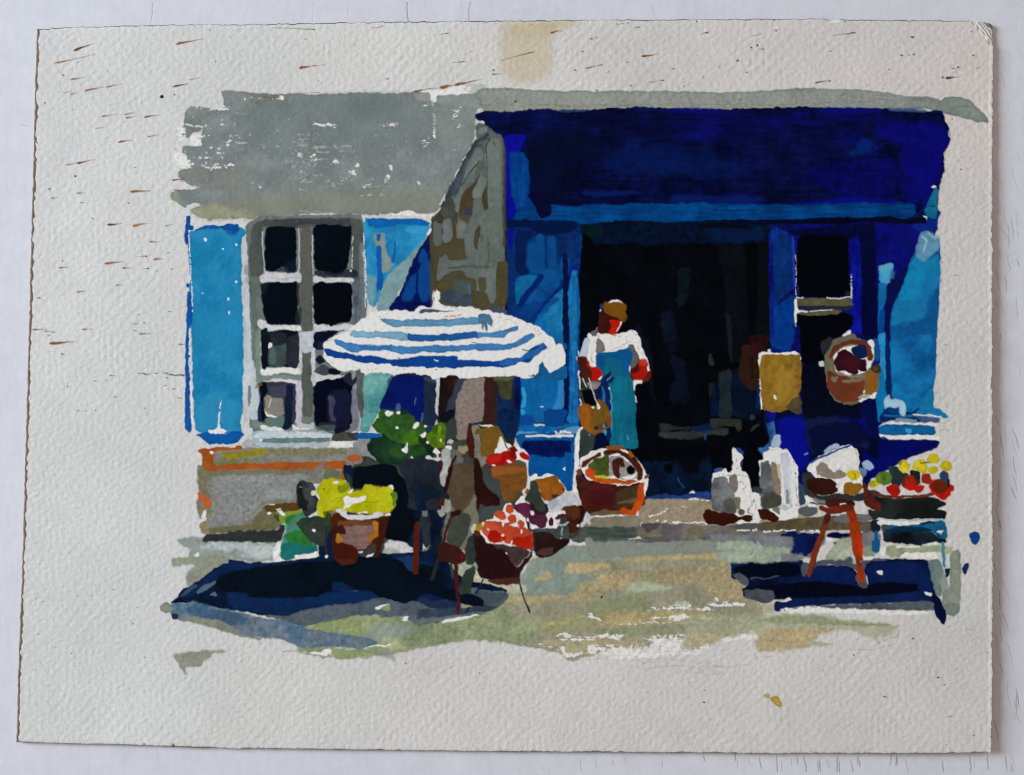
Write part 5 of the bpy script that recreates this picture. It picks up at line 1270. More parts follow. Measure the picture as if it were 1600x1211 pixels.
s 34363a w.9 n2 k.4 | 590,340 600,400 600,480 640,520
s 34363a w.9 n2 k.3 | 620,610 700,660 660,700
s 34363a w1 n2.5 k.4 | 740,760 750,850 740,960 800,1010
s 34363a w1 n2.5 k.45 | 790,800 800,900 
s 34363a w.9 n2 k.4 | 370,590 420,550 500,550 720,560
f 6c7074 n1.3 b1.6 v.15 g.1 c82888a | 350,640 370,590 430,570 500,570 530,640 570,700 600,800 610,930 560,950 460,930 350,900 340,760
f 585a50 n1.3 b4 a.8 | 460,820 560,780 600,920 500,930
f 8c887c n1.3 b1.5 g.1 v.1 | 530,550 600,540 620,640 600,720 570,700 540,640
f 8a826a n1.2 b1.5 g.1 | 590,780 640,780 640,900 610,900
d 6e6c50 b1.6 | 648,935,38,32
f 40160c n1.3 b1.5 v.12 | 245,960 300,900 420,940 560,950 640,990 700,965 760,970 765,1010 720,1030 640,1010 580,1040 440,1075 300,1050
# milk_can
f e6e6e4 n1.3 b1.3 v.02 g.07 | 840,400 880,400 890,320 940,290 1000,260 1060,280 1140,300 1170,370 1220,420 1235,500 1235,620 1250,700 1240,860 1240,920 1250,970 1160,1000 1050,1020 860,900 850,500
f 62666a n1.3 b1.6 v.15 g.1 c787e80 | 855,430 940,400 970,480 1000,640 1060,780 1060,860 980,900 860,900 850,640
f 4e4e40 n1.3 b4 a.9 v.15 | 880,780 990,730 1060,780 1060,860 980,890 880,870
f a08c78 n1.3 b1.6 v.08 g.12 | 960,410 1010,420 1060,560 1060,760 1000,720 980,600
f c8c2b0 n1.2 b1.5 | 1010,430 1070,430 1080,680 1060,600
f 8f8c7c n1.3 b1.5 g.1 | 980,890 1060,880 1050,960 990,920
f c4ccd4 n1.3 b1.5 v.06 | 1060,330 1140,320 1170,400 1160,600 1160,800 1190,880 1120,920 1050,890 1100,850 1080,640
s e8ecf0 w2.2 n.8 | 1070,440 1080,600 1100,760 1110,850 1150,880
s e4e8ee w2 n.8 | 1165,400 1160,560 1140,700 1160,830
f 9aa2aa n1 b1.6 | 1115,700 1140,700 1150,840 1125,850
s 3a3c3e w1 n2.5 k.4 | 1190,400 1220,500 1210,620 1230,760 1230,860
f 9cb4d0 n1.2 b1.3 v.08 | 970,250 980,170 1030,130 1060,150 1050,260 1010,255
f e6e6e4 n1.3 b1.2 | 940,270 1000,255 1060,270 1080,295 1000,295
s 3a3c3e w.8 n1.6 k.4 | 960,290 1060,290
f 40180e n1.3 b1.5 v.12 | 820,900 900,900 1000,950 1045,1000 1030,1035 920,1020 860,1010
f 3a3e44 n1.2 b1.6 | 760,690 820,680 870,700 860,740 800,720
f 6a6e74 n1.2 b1.5 | 1250,890 1340,870 1440,890 1440,950 1380,970 1320,970 1250,940
f 3a5070 n1.2 b1.6 v.15 | 1240,640 1330,650 1320,850 1260,860
f P n1.3 b1.3 | 1310,760 1340,770 1400,820 1440,870 1350,870 1330,820
# paper_sign
@1180 510 5
f P n1.4 b1.2 | 25,215 60,195 110,200 200,210 300,195 340,210 350,240 360,260 340,280 60,240 60,640 45,655 35,400
f a8802c n1.2 b1.3 v.12 c8f6c28 g.14 | 45,225 120,225 300,225 345,225 355,300 350,520 270,620 200,670 140,665 60,650 45,500 35,350
f b89238 a.5 b12 n3 | 180,350 320,350 250,600 150,560
f 5c5234 n1.3 b1.5 v.2 | 350,520 355,680 310,680 240,640 290,580
f P n1 | 140,545 150,530 165,570 145,570
f d8dce4 n1 b1.2 | 100,180 115,180 115,205 100,205
s P w1.2 n1 k.2 | 35,420 45,640
# paper_sign
@1180 510 5
f a6bcd4 n1.2 b1.3 v.1 | 130,900 150,850 185,845 195,900 180,940 130,950
# hanging_basket
f 807a60 n1.4 b1.5 v.1 g.08 | 560,160 600,110 680,90 700,60 780,60 800,100 880,120 920,180 920,260 880,360 960,420 940,540 880,560 800,590 720,610 620,580 570,500 555,400 540,300 550,220
f P n1.4 b1.3 | 600,230 680,160 780,150 850,140 890,100 920,110 920,290 860,360 760,380 640,360 610,290
f P n1.2 b1.2 | 740,30 750,60 680,80 690,60
f 9a9480 n1.3 b1.4 v.1 | 620,350 760,400 860,380 900,330 880,400 760,410 640,390
f 7a3a24 n1.3 b1.4 v.1 | 570,240 600,170 680,120 780,105 860,115 910,180 915,260 880,270 860,170 780,130 680,150 610,200 590,245
f 7c3c26 n1.3 b1.5 v.12 | 560,340 620,380 760,410 850,400 850,480 830,560 760,590 680,590 620,560 570,480
f 8a8068 n1.2 b1.4 | 595,400 640,390 630,430 600,430
f 8a8068 n1.2 b1.4 | 680,420 760,410 850,405 840,425 700,440
f 3a101c n1.3 b1.4 v.15 c4a1224 | 610,270 640,240 640,200 700,180 740,210 760,230 800,230 820,260 860,265 870,300 860,350 820,350 800,330 790,370 760,380 720,360 690,350 640,340
f 0a2454 n1.2 b1.3 | 750,170 800,145 860,150 865,240 820,250 760,225
f 2a2e3a n1.2 b1.4 | 510,130 580,80 600,100 560,200 530,220
f a87028 n1.2 b1.4 v.1 | 860,360 900,340 940,360 960,390 940,500 900,550 860,500
f P n1.2 b1.2 | 800,580 840,560 860,500 840,500 850,545 900,540 940,510 930,560 880,560 820,590
f 4a3418 n1 b1.3 | 905,330 940,290 975,320 970,350 930,370
d 6a5020 b1.4 | 935,330,20,20
f c0b8a0 n1.2 b1.3 | 800,560 860,530 900,545 850,560
f c8ccd0 n1 b1.2 | 495,280 525,275 530,310 500,310
# table_left
@1240 670 6.1538
f 343c3c n1.3 b1.4 v.12 | 80,430 140,420 190,450 140,540 160,620 290,650 420,620 560,640 700,600 820,600 820,660 690,660 640,690 560,700 300,700 120,640 90,540
f 8c9090 n1.2 b1.4 | 180,670 300,700 320,730 200,700
s 303838 w2.4 b1.3 | 160,715 260,720 320,730
# table_left/leg
f 6a2c1c n1.2 b1.4 v.12 c54201a | 300,820 350,800 345,860 280,1040 230,1200 190,1320 160,1400 150,1400 200,1200 250,1020
f b02c10 n1.2 b1.4 v.12 c9a3414 | 490,780 560,720 600,850 620,950 640,1080 655,1200 650,1270 600,1240 570,1200 560,1000 530,860
f 4c1c14 n1.3 b1.5 v.12 | 300,690 350,665 450,670 580,710 570,740 490,740 400,760 320,760
f 7c2c1c n1.3 b1.5 v.12 | 235,735 320,760 440,740 570,730 560,780 480,800 380,820 330,800 250,780
s P w2.4 n1 k.2 | 440,730 500,715
@1120 820 3.8095
f a83c14 n1.2 b1.3 v.12 | 780,-20 840,-30 855,60 860,160 840,200 870,280 880,330 860,350 835,330 830,240 810,140
f d02c08 a.9 b1.3 | 835,40 855,100 862,165 845,190 835,120
f 8c3a1c n1.2 b1.3 | 620,0 660,-10 620,80 590,180 570,240 550,310 535,300 550,210 590,110 
f 555a62 n1 b1.3 | 840,345 875,345 895,370 860,372
s P w1 n1 | 885,300 890,350 
# parcel
@1240 670 6.1538
f P n1.4 b1.3 | 120,390 150,340 240,260 300,240 400,190 540,150 570,180 620,200 620,380 660,480 640,600 420,600 420,540 200,470 160,420
f dcdcda n1.4 b1.3 g.07 | 215,330 400,240 540,180 610,210 615,380 500,470 400,480 330,400
s 2a4aa4 w3.4 b1.2 n1 | 155,325 280,260 400,210 540,155
f a9c2da n1.2 b1.2 | 290,210 340,170 400,140 435,150 435,185 380,190 310,225
f 9c8f80 n1.5 b1.5 v.08 g.12 | 210,360 250,320 310,330 340,390 380,420 440,390 480,410 500,460 400,480 300,470 220,440
f 9cb4d8 n1.2 b1.2 g.05 | 650,330 700,305 740,330 755,370 720,400 670,370
f 6e8cc0 a.9 n1.2 b1.2 | 630,370 680,390 695,420 670,460 640,430
s 3c4048 w1 k.4 n2 | 570,210 590,240 610,210
s b8c0e8 w1 | 105,245 130,232
# bread_loaf
f 401a12 n1.3 b1.5 v.12 | 120,490 200,475 360,480 410,530 420,600 380,620 300,650 200,620 140,590
f P n1.3 b1.2 | 400,540 420,545 420,570 405,570
f 9c6c1c n1.3 b1.5 v.12 | 470,550 500,520 560,515 640,530 655,570 620,620 540,630 480,610
# produce_table
f 1a201e n1.3 b1.4 v.12 c262e2c | 740,650 820,660 1100,665 1330,650 1400,700 1450,700 1450,730 1390,750 1360,775 1450,785 1455,810 1440,870 1300,865 1100,870 900,860 800,850 760,880 700,790 800,780 830,740
f 6c2a20 n1.2 b1.4 v.15 c4a1c16 | 650,510 690,540 730,610 800,700 830,740 820,790 750,770 700,740 670,680 690,640
f 7a3828 n1.2 b1.3 v.1 | 740,610 860,630 1000,650 1200,635 1330,620 1335,645 1200,655 1000,665 800,650
f 18222a n1.3 b1.4 v.15 | 745,880 820,870 830,960 780,1000 740,960
f 101820 n1.3 b1.4 v.15 c1e2c3c | 850,980 1000,960 1300,970 1340,1010 1400,1050 1455,1065 1440,1090 1300,1080 1200,1115 1000,1095 860,1080
f 1c78a8 n1.3 b1.4 v.2 c0c4c7c | 840,990 900,930 1100,930 1250,900 1350,890 1440,890 1460,960 1465,1030 1440,1060 1380,1040 1340,990 1200,980 1000,970
f 0c2c44 n1.2 b1.5 a.9 | 860,975 1000,940 1200,940 1330,975 1200,985 950,980
f 2a2c30 n1.2 b1.4 | 1200,910 1290,890 1350,895 1260,920
f P n1.5 b1.3 | 800,900 860,870 1000,880 1130,885 1220,905 1180,920 1000,920 860,915 820,925
s a8c4d0 w2.4 b1.2 n1 | 860,870 1000,878 1300,870 1420,868 1440,890
f 54564e b1.4 n1.2 | 835,930 900,920 910,950 840,970
d P n2 b1.1 | 1395,990,22,16 820,900,20,14
s 1464a0 w6 b1.3 n1.2 v.1 | 780,1000 790,1080 800,1160
f 1464a0 n1.2 b1.3 | 750,1080 820,1060 820,1150 790,1190 750,1160
f 161c20 n1 b1.3 | 1390,1050 1450,1060 1455,1085 1420,1095 1380,1080
s 5a98b0 w4 b1.3 | 1420,1100 1425,1200
# green_vegetable
f 2c3a40 n1.3 b1.4 v.15 | 900,360 1000,370 1020,410 1090,430 1080,480 1000,560 940,540 920,450
f 23281e n1.3 b1.4 v.15 | 1120,400 1190,400 1210,470 1200,530 1160,490 1110,450
# tomatoes
f c01a10 n1.2 b1.4 v.1 ca81c14 | 875,560 930,530 1000,550 1010,600 1000,640 940,640 890,600
f 6a3020 n1.2 b1.5 v.1 | 1030,540 1050,470 1080,440 1110,450 1150,460 1200,530 1140,560 1060,560
# tomatoes
f c41810 n1.2 b1.4 v.1 | 1060,560 1090,460 1120,450 1160,540 1190,550 1160,580 1110,590
# tomatoes
f b41c18 n1.2 b1.4 v.1 | 1150,580 1180,545 1240,540 1245,580 1200,615 1165,605
f a02a18 n1.2 b1.4 v.1 | 1210,470 1230,430 1290,425 1310,470 1330,510 1290,530 1230,520
# tomatoes
f c01a10 n1.2 b1.4 v.1 | 1290,550 1330,500 1400,480 1480,530 1525,545 1520,590 1490,600 1490,640 1430,680 1370,650 1310,600
f 74280f n1.2 b1.8 v.12 | 1310,540 1360,490 1450,490 1480,540 1450,590 1400,620 1330,590
f 8a3418 b1.6 n1 | 1080,470 1100,440 1110,500 1090,540
# milk_bottle
f 3a4a78 n1.2 b1.4 v.12 | 1390,440 1430,405 1475,420 1480,540 1440,500 1400,490
f 14181c n1 b1.3 | 1462,480 1482,490 1485,550 1470,540
# lemons
f c9b818 n1.2 b1.4 v.1 e.15 cd8cc30 | 1000,370 1010,320 1050,305 1100,330 1110,380 1080,410 1030,415
f 8a9020 a.8 b1.6 n1.2 | 1000,330 1020,310 1040,320 1010,350
# lemons
f cfc020 n1.2 b1.4 v.1 e.15 cdcd038 | 1130,380 1150,320 1200,290 1260,300 1280,400 1240,430 1200,400
# lemons
f cfc020 n1.2 b1.4 v.1 e.15 cdcd038 | 1268,290 1290,245 1330,232 1380,260 1392,300 1370,330 1310,330
# lemons
f c9bc28 n1.2 b1.4 v.1 e.15 | 1280,390 1310,362 1360,370 1385,400 1350,430 1300,425
# lemons
f cfc020 n1.2 b1.4 v.1 e.15 cdcd038 | 1400,350 1425,310 1480,310 1508,350 1500,390 1450,402 1410,385
# lemons
f c9bc14 n1.2 b1.4 v.15 e.1 | 720,520 740,490 800,500 830,520 800,550 750,560 725,545
# lemons
f cdb81c n1.2 b1.4 v.1 e.1 | 505,440 520,405 580,390 630,410 635,450 590,490 530,480
s 6a5a10 w1 k.2 n1.6 | 555,430 590,430 580,470
# green_vegetable
s 4a5a18 w2 n1.2 k.1 | 1210,325 1260,320 1290,325
# lime
f 7a9a28 n1.2 b1.4 v.15 e.2 c5a8030 | 785,470 800,430 860,412 920,430 935,480 920,520 860,540 800,515
f 3c6430 a.6 b3 n1.2 | 830,440 880,450 880,500 850,510
# -
@0 0 4
t 8a5a3c | 460,315,590,272,11 345,395,480,365,8 480,365,590,340,2 440,498,535,483,7 530,570,650,540,9 660,545,765,523,6 390,580,448,570,3 440,590,490,578,5 1100,275,1270,243,10 1085,542,1175,523,9 1180,500,1250,490,2 630,728,740,712,6 775,713,840,707,6 785,737,850,725,6 900,733,1000,718,8 595,802,640,798,3 740,888,830,874,8 925,855,995,843,5 410,1032,500,1015,4 480,1022,595,998,10 1075,1126,1150,1118,5 820,1196,940,1192,6
d 15161a b1 | 1010,605,12,10
d 3a3c3e b1 | 1092,592,4 632,275,3 393,470,6,5 280,642,4 1315,187,4 1350,387,4 675,442,3 490,390,3 232,890,5 310,1182,5,3 470,1104,6,3 452,686,3
@400 0 4
t 9a6240 | 270,425,350,413,14 340,413,430,405,5 985,572,1080,555,9 1070,556,1160,550,4 1150,548,1250,530,16 1240,532,1410,495,11
t 6e4a38 | 365,184,105,173,3 798,162,720,178,4 1203,205,1145,217,5 1308,383,1235,391,4 830,490,805,500,6 1473,465,1528,459,6 1745,322,1530,376,5 300,250,320,245,3
d 3a3c3e b1 | 390,503,4 1485,438,6,4 1342,320,4 362,184,6,4 758,405,2
d a8a89a b1.5 a.7 | 612,280,10
s a9a898 w1 a.6 | 900,425 940,395
@800 0 4
t 8a4a30 | 238,205,320,190,9 455,428,565,405,5 810,353,920,338,10 855,517,950,503,4
t 5a3a34 | 1226,203,1190,210,6 798,168,760,176,6 700,147,655,153,3 748,532,730,538,8 1415,375,1395,388,10 1560,211,1505,225,2 1575,306,1540,306,4 565,405,540,410,7 950,503,930,507,7 503,242,485,245,6 540,232,520,240,2 610,450,590,456,5 1015,430,990,434,5
d 2a2c2e b1 | 443,323,7,4 392,438,6,4 720,388,4 817,312,3 725,142,4 530,566,7,4 1196,486,5,4 1075,541,4 1155,345,3 1153,130,5 125,153,3 1494,299,5 1535,284,6,8 1467,452,4 1295,420,3 22,635,9,7
@1200 0 4
t 5e343a | 545,204,412,221,5 290,519,390,506,7 1108,490,1185,481,11 1148,430,1190,424,4 1320,424,1295,428,3
d 2a2426 b1 | 902,234,11,5 835,347,9,5 912,341,9,5 878,346,4 1282,351,9,5 757,436,7,3 52,188,6 1090,487,7,5 383,507,7,5 540,204,5,4 1185,424,5,4 1150,748,4 1203,1062,7,4 1570,728,4 393,327,5,3 1270,203,4 482,135,5 1155,333,3 40,130,4
@20 260 3.0267
t 8f6448 | 555,120,655,118,8 448,277,515,270,8 568,282,650,267,9 646,358,693,357,6 665,440,718,437,7 434,460,530,450,9 175,838,305,828,10 755,66,790,62,5 765,113,790,112,4 755,1054,772,1052,5
t 6a5a50 | 302,127,342,124,5 183,150,212,149,4 720,284,758,274,3 520,480,565,480,5 218,480,270,475,5 645,481,615,484,4 635,423,588,427,3 303,594,350,590,6 488,561,520,561,4 95,772,160,771,4 330,772,378,770,4 570,744,590,744,4 570,777,588,777,4 600,793,655,791,4 460,990,484,990,4 783,842,815,841,5 130,622,115,627,4 150,780,195,783,3 165,803,180,802,4 232,888,245,888,5 735,686,750,686,3 780,1094,800,1094,4 385,1015,400,1015,4 716,1036,728,1036,4 435,1010,448,1010,3 480,1090,495,1090,4 320,172,340,171,4 730,408,742,408,4 745,486,760,486,4 140,631,147,631,3
d 3a3c3e b1 | 175,108,5,3 296,48,5,3 237,447,4,3 633,424,4 642,483,4 683,495,3 550,173,6,3 380,248,5,3 192,785,4 260,1044,3 625,1144,3 625,740,6,3 598,702,5,2 392,1152,4,2 310,1154,4,2 348,1158,3,2 578,5,6,2
@0 900 3.895
d 3a3c3e b1 | 473,120,3 690,83,4 834,192,4 808,287,5,3 235,353,4 436,471,4 880,496,4 1045,849,4 217,137,3 265,157,3 297,134,3 337,434,4 877,1020,4,6 443,216,3 583,60,3 217,578,3 303,251,2
@1200 900 3.895
d 2e2e2e b1 | 877,376,7,3 1226,323,9,2 1026,611,9,4 1062,653,4 706,731,10,3 1240,964,5 1324,460,5,2 1143,559,4,2 521,477,5 1098,850,12,2 837,552,3 1080,1022,3 332,571,3
@520 860 5
d 3a3c3e b1 | 570,880,6 1148,960,5 925,912,4,3 235,983,5,3 1350,795,4
@1180 330 5
t 4a4a4c | 1582,500,1540,508,3
d 2e2e2e b1 | 1483,163,4,3 1453,406,4,3 1478,1043,4,3 1212,876,9,4
@250 130 5
t 9a5a3a | 105,28,215,8,8 100,760,180,745,5 110,836,160,832,4 105,514,130,512,3 1000,82,1250,70,4
s 8a6a50 w2 k.3 a.8 n1.6 | 620,75 780,90 880,110 960,95 1050,82
@1080 940 4
d 3a3a3a b1 | 1380,226,7,3 1535,468,10,4 90,552,5,4 80,627,6,4 1207,590,9,3 1572,511,4
@1400 600 4.845
s 6a6a66 w1 k.4 n2.4 a.8 | 340,300 370,285 400,280
s 6a6a66 w1 k.4 n2.4 a.8 | 290,360 340,345 380,350
s 6a6a66 w1 k.4 n2.4 a.8 | 330,580 360,560 385,555
"""
NAMES = {'lemons': 'lemon', 'tomatoes': 'tomato', 'wall': 'house_wall', 'stone_pier': 'stone_pier', 'table_left': 'stool', 'doormat_step': 'doorstep', 'watering_can': 'green_jug',
         'pot_stand': 'pot_stand', 'wash_stroke': 'wash_stroke', 'parasol_shade': 'shaded_wall'}
LAB = {
 'shutter': ['tall sky blue shutter left of the window', 'upper blue shutter cut by a diagonal shadow', 'small teal shutter piece under the parasol'],
 'paint_blot': ['large blue paint blot in the right margin', 'small navy blot in the right margin', 'navy blot touching the grey wash stroke', 'ochre drop in the bottom right margin'],
 'milk_can': ['shorter white can on the doorstep', 'taller white can on the doorstep'],
 'paper_sign': ['ochre paper sign on the door post', 'pale blue strip above the taller can'],
}
# parts that occur several times: every block in the text is a part of its own
MULTI = {'shutter', 'window/pane', 'parasol/stripe', 'paint_blot', 'milk_can', 'person/hand', 'tomatoes', 'lemons',
         'shopfront/window_pane', 'table_left/leg', 'paper_sign', 'pot_stand', 'shadow', 'parasol_shade', 'shopfront/wall_panel'}
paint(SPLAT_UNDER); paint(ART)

# ---------------------------------------------------------------- the sheet
def prof(pts):
    a = np.array(pts, np.float32); return lambda v: np.interp(v, a[:, 0], a[:, 1])
topY = prof([(0, 46), (57, 45.5), (110, 42), (230, 39), (400, 37.6), (600, 34), (800, 32), (1000, 30.5), (1200, 29.4), (1288, 29.2), (1300, 32), (1314, 30.5), (1450, 31.5), (1520, 32.8), (1538, 34), (1547, 36.5), (1552, 41), (1600, 44)])
botY = prof([(0, 1160), (25, 1160), (250, 1166), (320, 1169), (800, 1175), (1200, 1177), (1470, 1176), (1545, 1173), (1600, 1172)])
lefX = prof([(0, 58), (45, 57), (135, 54.5), (230, 52.5), (330, 49.5), (500, 45.5), (660, 41), (900, 34), (1000, 30), (1090, 27), (1160, 25), (1211, 24)])
rigX = prof([(0, 1549), (34, 1547), (40, 1551), (75, 1551.5), (200, 1549.5), (600, 1547.5), (900, 1548), (1100, 1547), (1165, 1546), (1176, 1544), (1211, 1544)])
NU, NVV = 1525, 1135
u, v = np.meshgrid(np.linspace(0, 1, NU+1), np.linspace(0, 1, NVV+1))
X = 25 + u*1525; Y = 40 + v*1130
for _ in range(4):
    l, r = lefX(Y), rigX(Y); X = l + (r-l)*u
    t, b = topY(X), botY(X); Y = t + (b-t)*v
j1, j2 = N8[5, :NVV+1].copy(), N3[9, :NVV+1]
X = X + (1-u)**60 * (j1*.3 + j2*.08)[:, None] + u**60 * (N8[300, :NVV+1]*.45 + N3[99, :NVV+1]*.3)[:, None]
Y = Y + (1-v)**60 * (N8[55, :NU+1]*.4 + N3[19, :NU+1]*.25)[None] + v**60 * (N8[505, :NU+1]*.35 + N3[119, :NU+1]*.25)[None]
def samp(A, X, Y):
    x = np.clip(X, 0, W-1.01); y = np.clip(Y, 0, H-1.01); i = x.astype(int); j = y.astype(int); fx = (x-i); fy = (y-j)
    if A.ndim == 3: fx = fx[..., None]; fy = fy[..., None]
    return (A[j, i]*(1-fx) + A[j, i+1]*fx)*(1-fy) + (A[j+1, i]*(1-fx) + A[j+1, i+1]*fx)*fy
col = samp(RGB, X, Y); thick = samp(THICK, X, Y); rel = samp(RELIEF, X, Y)
# worn rims: aged brown cut at the left, bright torn fibres at the right, grey top and bottom
dl = X - X[:, :1]; dr = X[:, -1:] - X; dt = Y - Y[:1]; db = Y[-1:] - Y
n8, n3, nh, nv = samp(N8, X, Y), samp(N3, X, Y), samp(NH, X, Y), samp(NV, X, Y)
def mixc(m, c):
    global col; m = np.clip(m, 0, 1)[..., None]; col = col*(1-m) + hexc(c)*m
mixc((5.0 + .9*n8 - dl)*.8, '62544b')
mixc((2.2 + .6*n8 - dl)*.7, '93806f')
mixc((1.9 + .4*nh - dt)*.75, '5d5d5a')
mixc((1.8 + .45*nh - db)*.7, '77726a')
mixc((5.2 + .8*nv - dr)*.6, 'f1f1ee')
cx, cy = X - 1551, Y - 35            # the bruised corner
diag = (-cx*.75 + cy*.75)
cm = np.clip((34 - (-cx) - np.maximum(cy, 0)*.9 + 2*n8)/6, 0, 1) * (cy > -6)
mixc(cm*.85*(1 + .25*n3), '8a8983')
mixc(np.clip((12 - (-cx) - np.maximum(cy, 0)*.5 + 2*n3)/7, 0, 1)*(cy > -6)*.8, '5a5954')
for dd, ww in ((30, 2.6), (25, 1.8), (19, 1.4), (14, 1.0)):
    mixc(np.clip(1.4 - np.abs((-cx) + np.maximum(cy, 0)*.85 - dd + n8)/ww, 0, 1)*.9, 'efefec')
mixc(np.clip(1.6 - np.hypot((X-1304)/7, (Y-33)/2.2), 0, 1), 'e6e6e2')
for bx, by, rx, ry in ((270.5, 1166, 2.2, 4), (1553, 36, 6, 3)): mixc(np.clip(1.5 - np.hypot((X-bx)/rx, (Y-by)/ry), 0, 1), '4c4a46')

MM = .001
z = T + .030*MM * rel * (1 - .55*thick) + .010*MM*thick
edge = np.minimum(np.minimum(dl, dr), np.minimum(dt, db))
z = z - .30*MM*np.exp(-np.maximum(edge, 0)/1.6)*np.where(dr < 8, .4, 1.) + .05*MM*np.exp(-((dr-4)/1.6)**2)
z = z - .55*MM*np.clip(cm, 0, 1)
z = z + 7.0*MM*np.clip(u-.5, 0, 1)**2 * (.12 + .95*np.clip(v*1.6, 0, 1))       # the sheet has warped: its right side stands up a little
z = z + .25*MM*np.sin(v*3.1)*(1-u)**2
VX = (X - 800)*PX; VY = (H/2 - Y)*PX
verts = np.stack([VX, VY, z], -1).reshape(-1, 3).astype(np.float32)
cols = np.concatenate([np.clip(col/E0, 0, .93), np.ones(col.shape[:2] + (1,))], -1).reshape(-1, 4).astype(np.float32)
thk = thick.reshape(-1).astype(np.float32)
ii = np.arange(NVV)[:, None]*(NU+1) + np.arange(NU)[None]
quads = np.stack([ii, ii+NU+1, ii+NU+2, ii+1], -1).reshape(-1, 4)
xc = (X[:-1, :-1] + X[1:, 1:])*.5; yc = (Y[:-1, :-1] + Y[1:, 1:])*.5
fid = IDS[np.clip(np.rint(yc), 0, H-1).astype(int), np.clip(np.rint(xc), 0, W-1).astype(int)].reshape(-1)

def mat(name, rough, spec, attr='pigment', bump=None):
    m = bpy.data.materials.new(name); m.use_nodes = True; nt = m.node_tree; b = nt.nodes['Principled BSDF']
    b.inputs['Roughness'].default_value = rough; b.inputs['Specular IOR Level'].default_value = spec
    a = nt.nodes.new('ShaderNodeAttribute'); a.attribute_name = attr; nt.links.new(a.outputs['Color'], b.inputs['Base Color'])
    if bump:
        tc = nt.nodes.new('ShaderNodeTexCoord'); nz = nt.nodes.new('ShaderNodeTexNoise'); bp = nt.nodes.new('ShaderNodeBump')
        nz.inputs['Scale'].default_value = bump[0]; nz.inputs['Detail'].default_value = 4
        bp.inputs['Strength'].default_value = bump[1]; bp.inputs['Distance'].default_value = bump[2]
        nt.links.new(tc.outputs['Object'], nz.inputs['Vector']); nt.links.new(nz.outputs['Fac'], bp.inputs['Height'])
        nt.links.new(bp.outputs['Normal'], b.inputs['Normal'])
    return m
M_paper = mat('watercolour_paper', .9, .05, bump=(2600, .5, .00006))
M_paint = mat('gouache_paint', .7, .03, bump=(1800, .35, .00004))
M_edge = mat('board_core', .9, .1)

def mesh_obj(name, V, F, mats, colour=None, parent=None, smooth=True, label=None):
    me = bpy.data.meshes.new(name)
    me.vertices.add(len(V)); me.vertices.foreach_set('co', V.astype(np.float32).ravel())
    nl = F.size; k = F.shape[1]
    me.loops.add(nl); me.loops.foreach_set('vertex_index', F.astype(np.int32).ravel())
    me.polygons.add(len(F)); me.polygons.foreach_set('loop_start', (np.arange(len(F))*k).astype(np.int32))
    me.polygons.foreach_set('use_smooth', np.full(len(F), smooth))
    me.update(calc_edges=True)
    if colour is not None:
        at = me.color_attributes.new('pigment', 'FLOAT_COLOR', 'POINT'); at.data.foreach_set('color', colour.astype(np.float32).ravel())
    me.materials.append(mats)
    o = bpy.data.objects.new(name, me); C.objects.link(o)
    if parent: o.parent = parent
    if label: o['label'] = label
    return o
def piece(mask, name, m, parent=None, label=None, extra=None):
    F = quads[mask]; used, inv = np.unique(F, return_inverse=True)
    V = verts[used]; K = cols[used]; F = inv.reshape(-1, 4)
    if extra is not None:
        eV, eF, eK = extra; F = np.concatenate([F, eF + len(V)]); V = np.concatenate([V, eV]); K = np.concatenate([K, eK])
    return mesh_obj(name, V, F, m, K, parent, True, label)

# cut side and underside of the board
ring = np.concatenate([np.arange(0, NU), np.arange(NU, (NU+1)*(NVV+1)-1, NU+1), np.arange((NU+1)*(NVV+1)-1, (NU+1)*NVV, -1), np.arange((NU+1)*NVV, 0, -(NU+1))])
rt = verts[ring].copy(); n = len(rt)
lift = np.maximum(rt[:, 2] - T, -.0002)
mid = rt.copy(); mid[:, 2] -= .0008
bot = rt.copy(); bot[:, 2] = np.maximum(rt[:, 2] - T + .0003, .00004); bot[:, :2] *= .9993
eV = np.concatenate([rt, mid, bot]); i = np.arange(n); jn = (i+1) % n
eF = np.concatenate([np.stack([i, i+n, jn+n, jn], -1), np.stack([i+n, i+2*n, jn+2*n, jn+n], -1)])
gi = np.linspace(0, NVV, 24).astype(int); gj = np.linspace(0, NU, 32).astype(int)      # underside
un = verts.reshape(NVV+1, NU+1, 3)[np.ix_(gi, gj)].copy(); un[..., :2] *= .9985; un[..., 2] = np.maximum(un[..., 2] - T + .00034, .00008)
g0 = len(eV); q = np.arange(23)[:, None]*32 + np.arange(31)[None] + g0
eV = np.concatenate([eV, un.reshape(-1, 3)]); eF = np.concatenate([eF, np.stack([q, q+1, q+33, q+32], -1).reshape(-1, 4)])
ek = np.ones((len(eV), 4), np.float32); ek[:, :3] = hexc('8c7a6c')/E0
rc = cols[ring].copy(); ek[:n] = rc
sheet = piece(fid == 0, 'gouache_painting', M_paper, extra=(eV, eF, ek))
sheet['label'] = 'gouache painting of a blue shop front with parasol on rough white watercolour board'
sheet['category'] = 'painting'

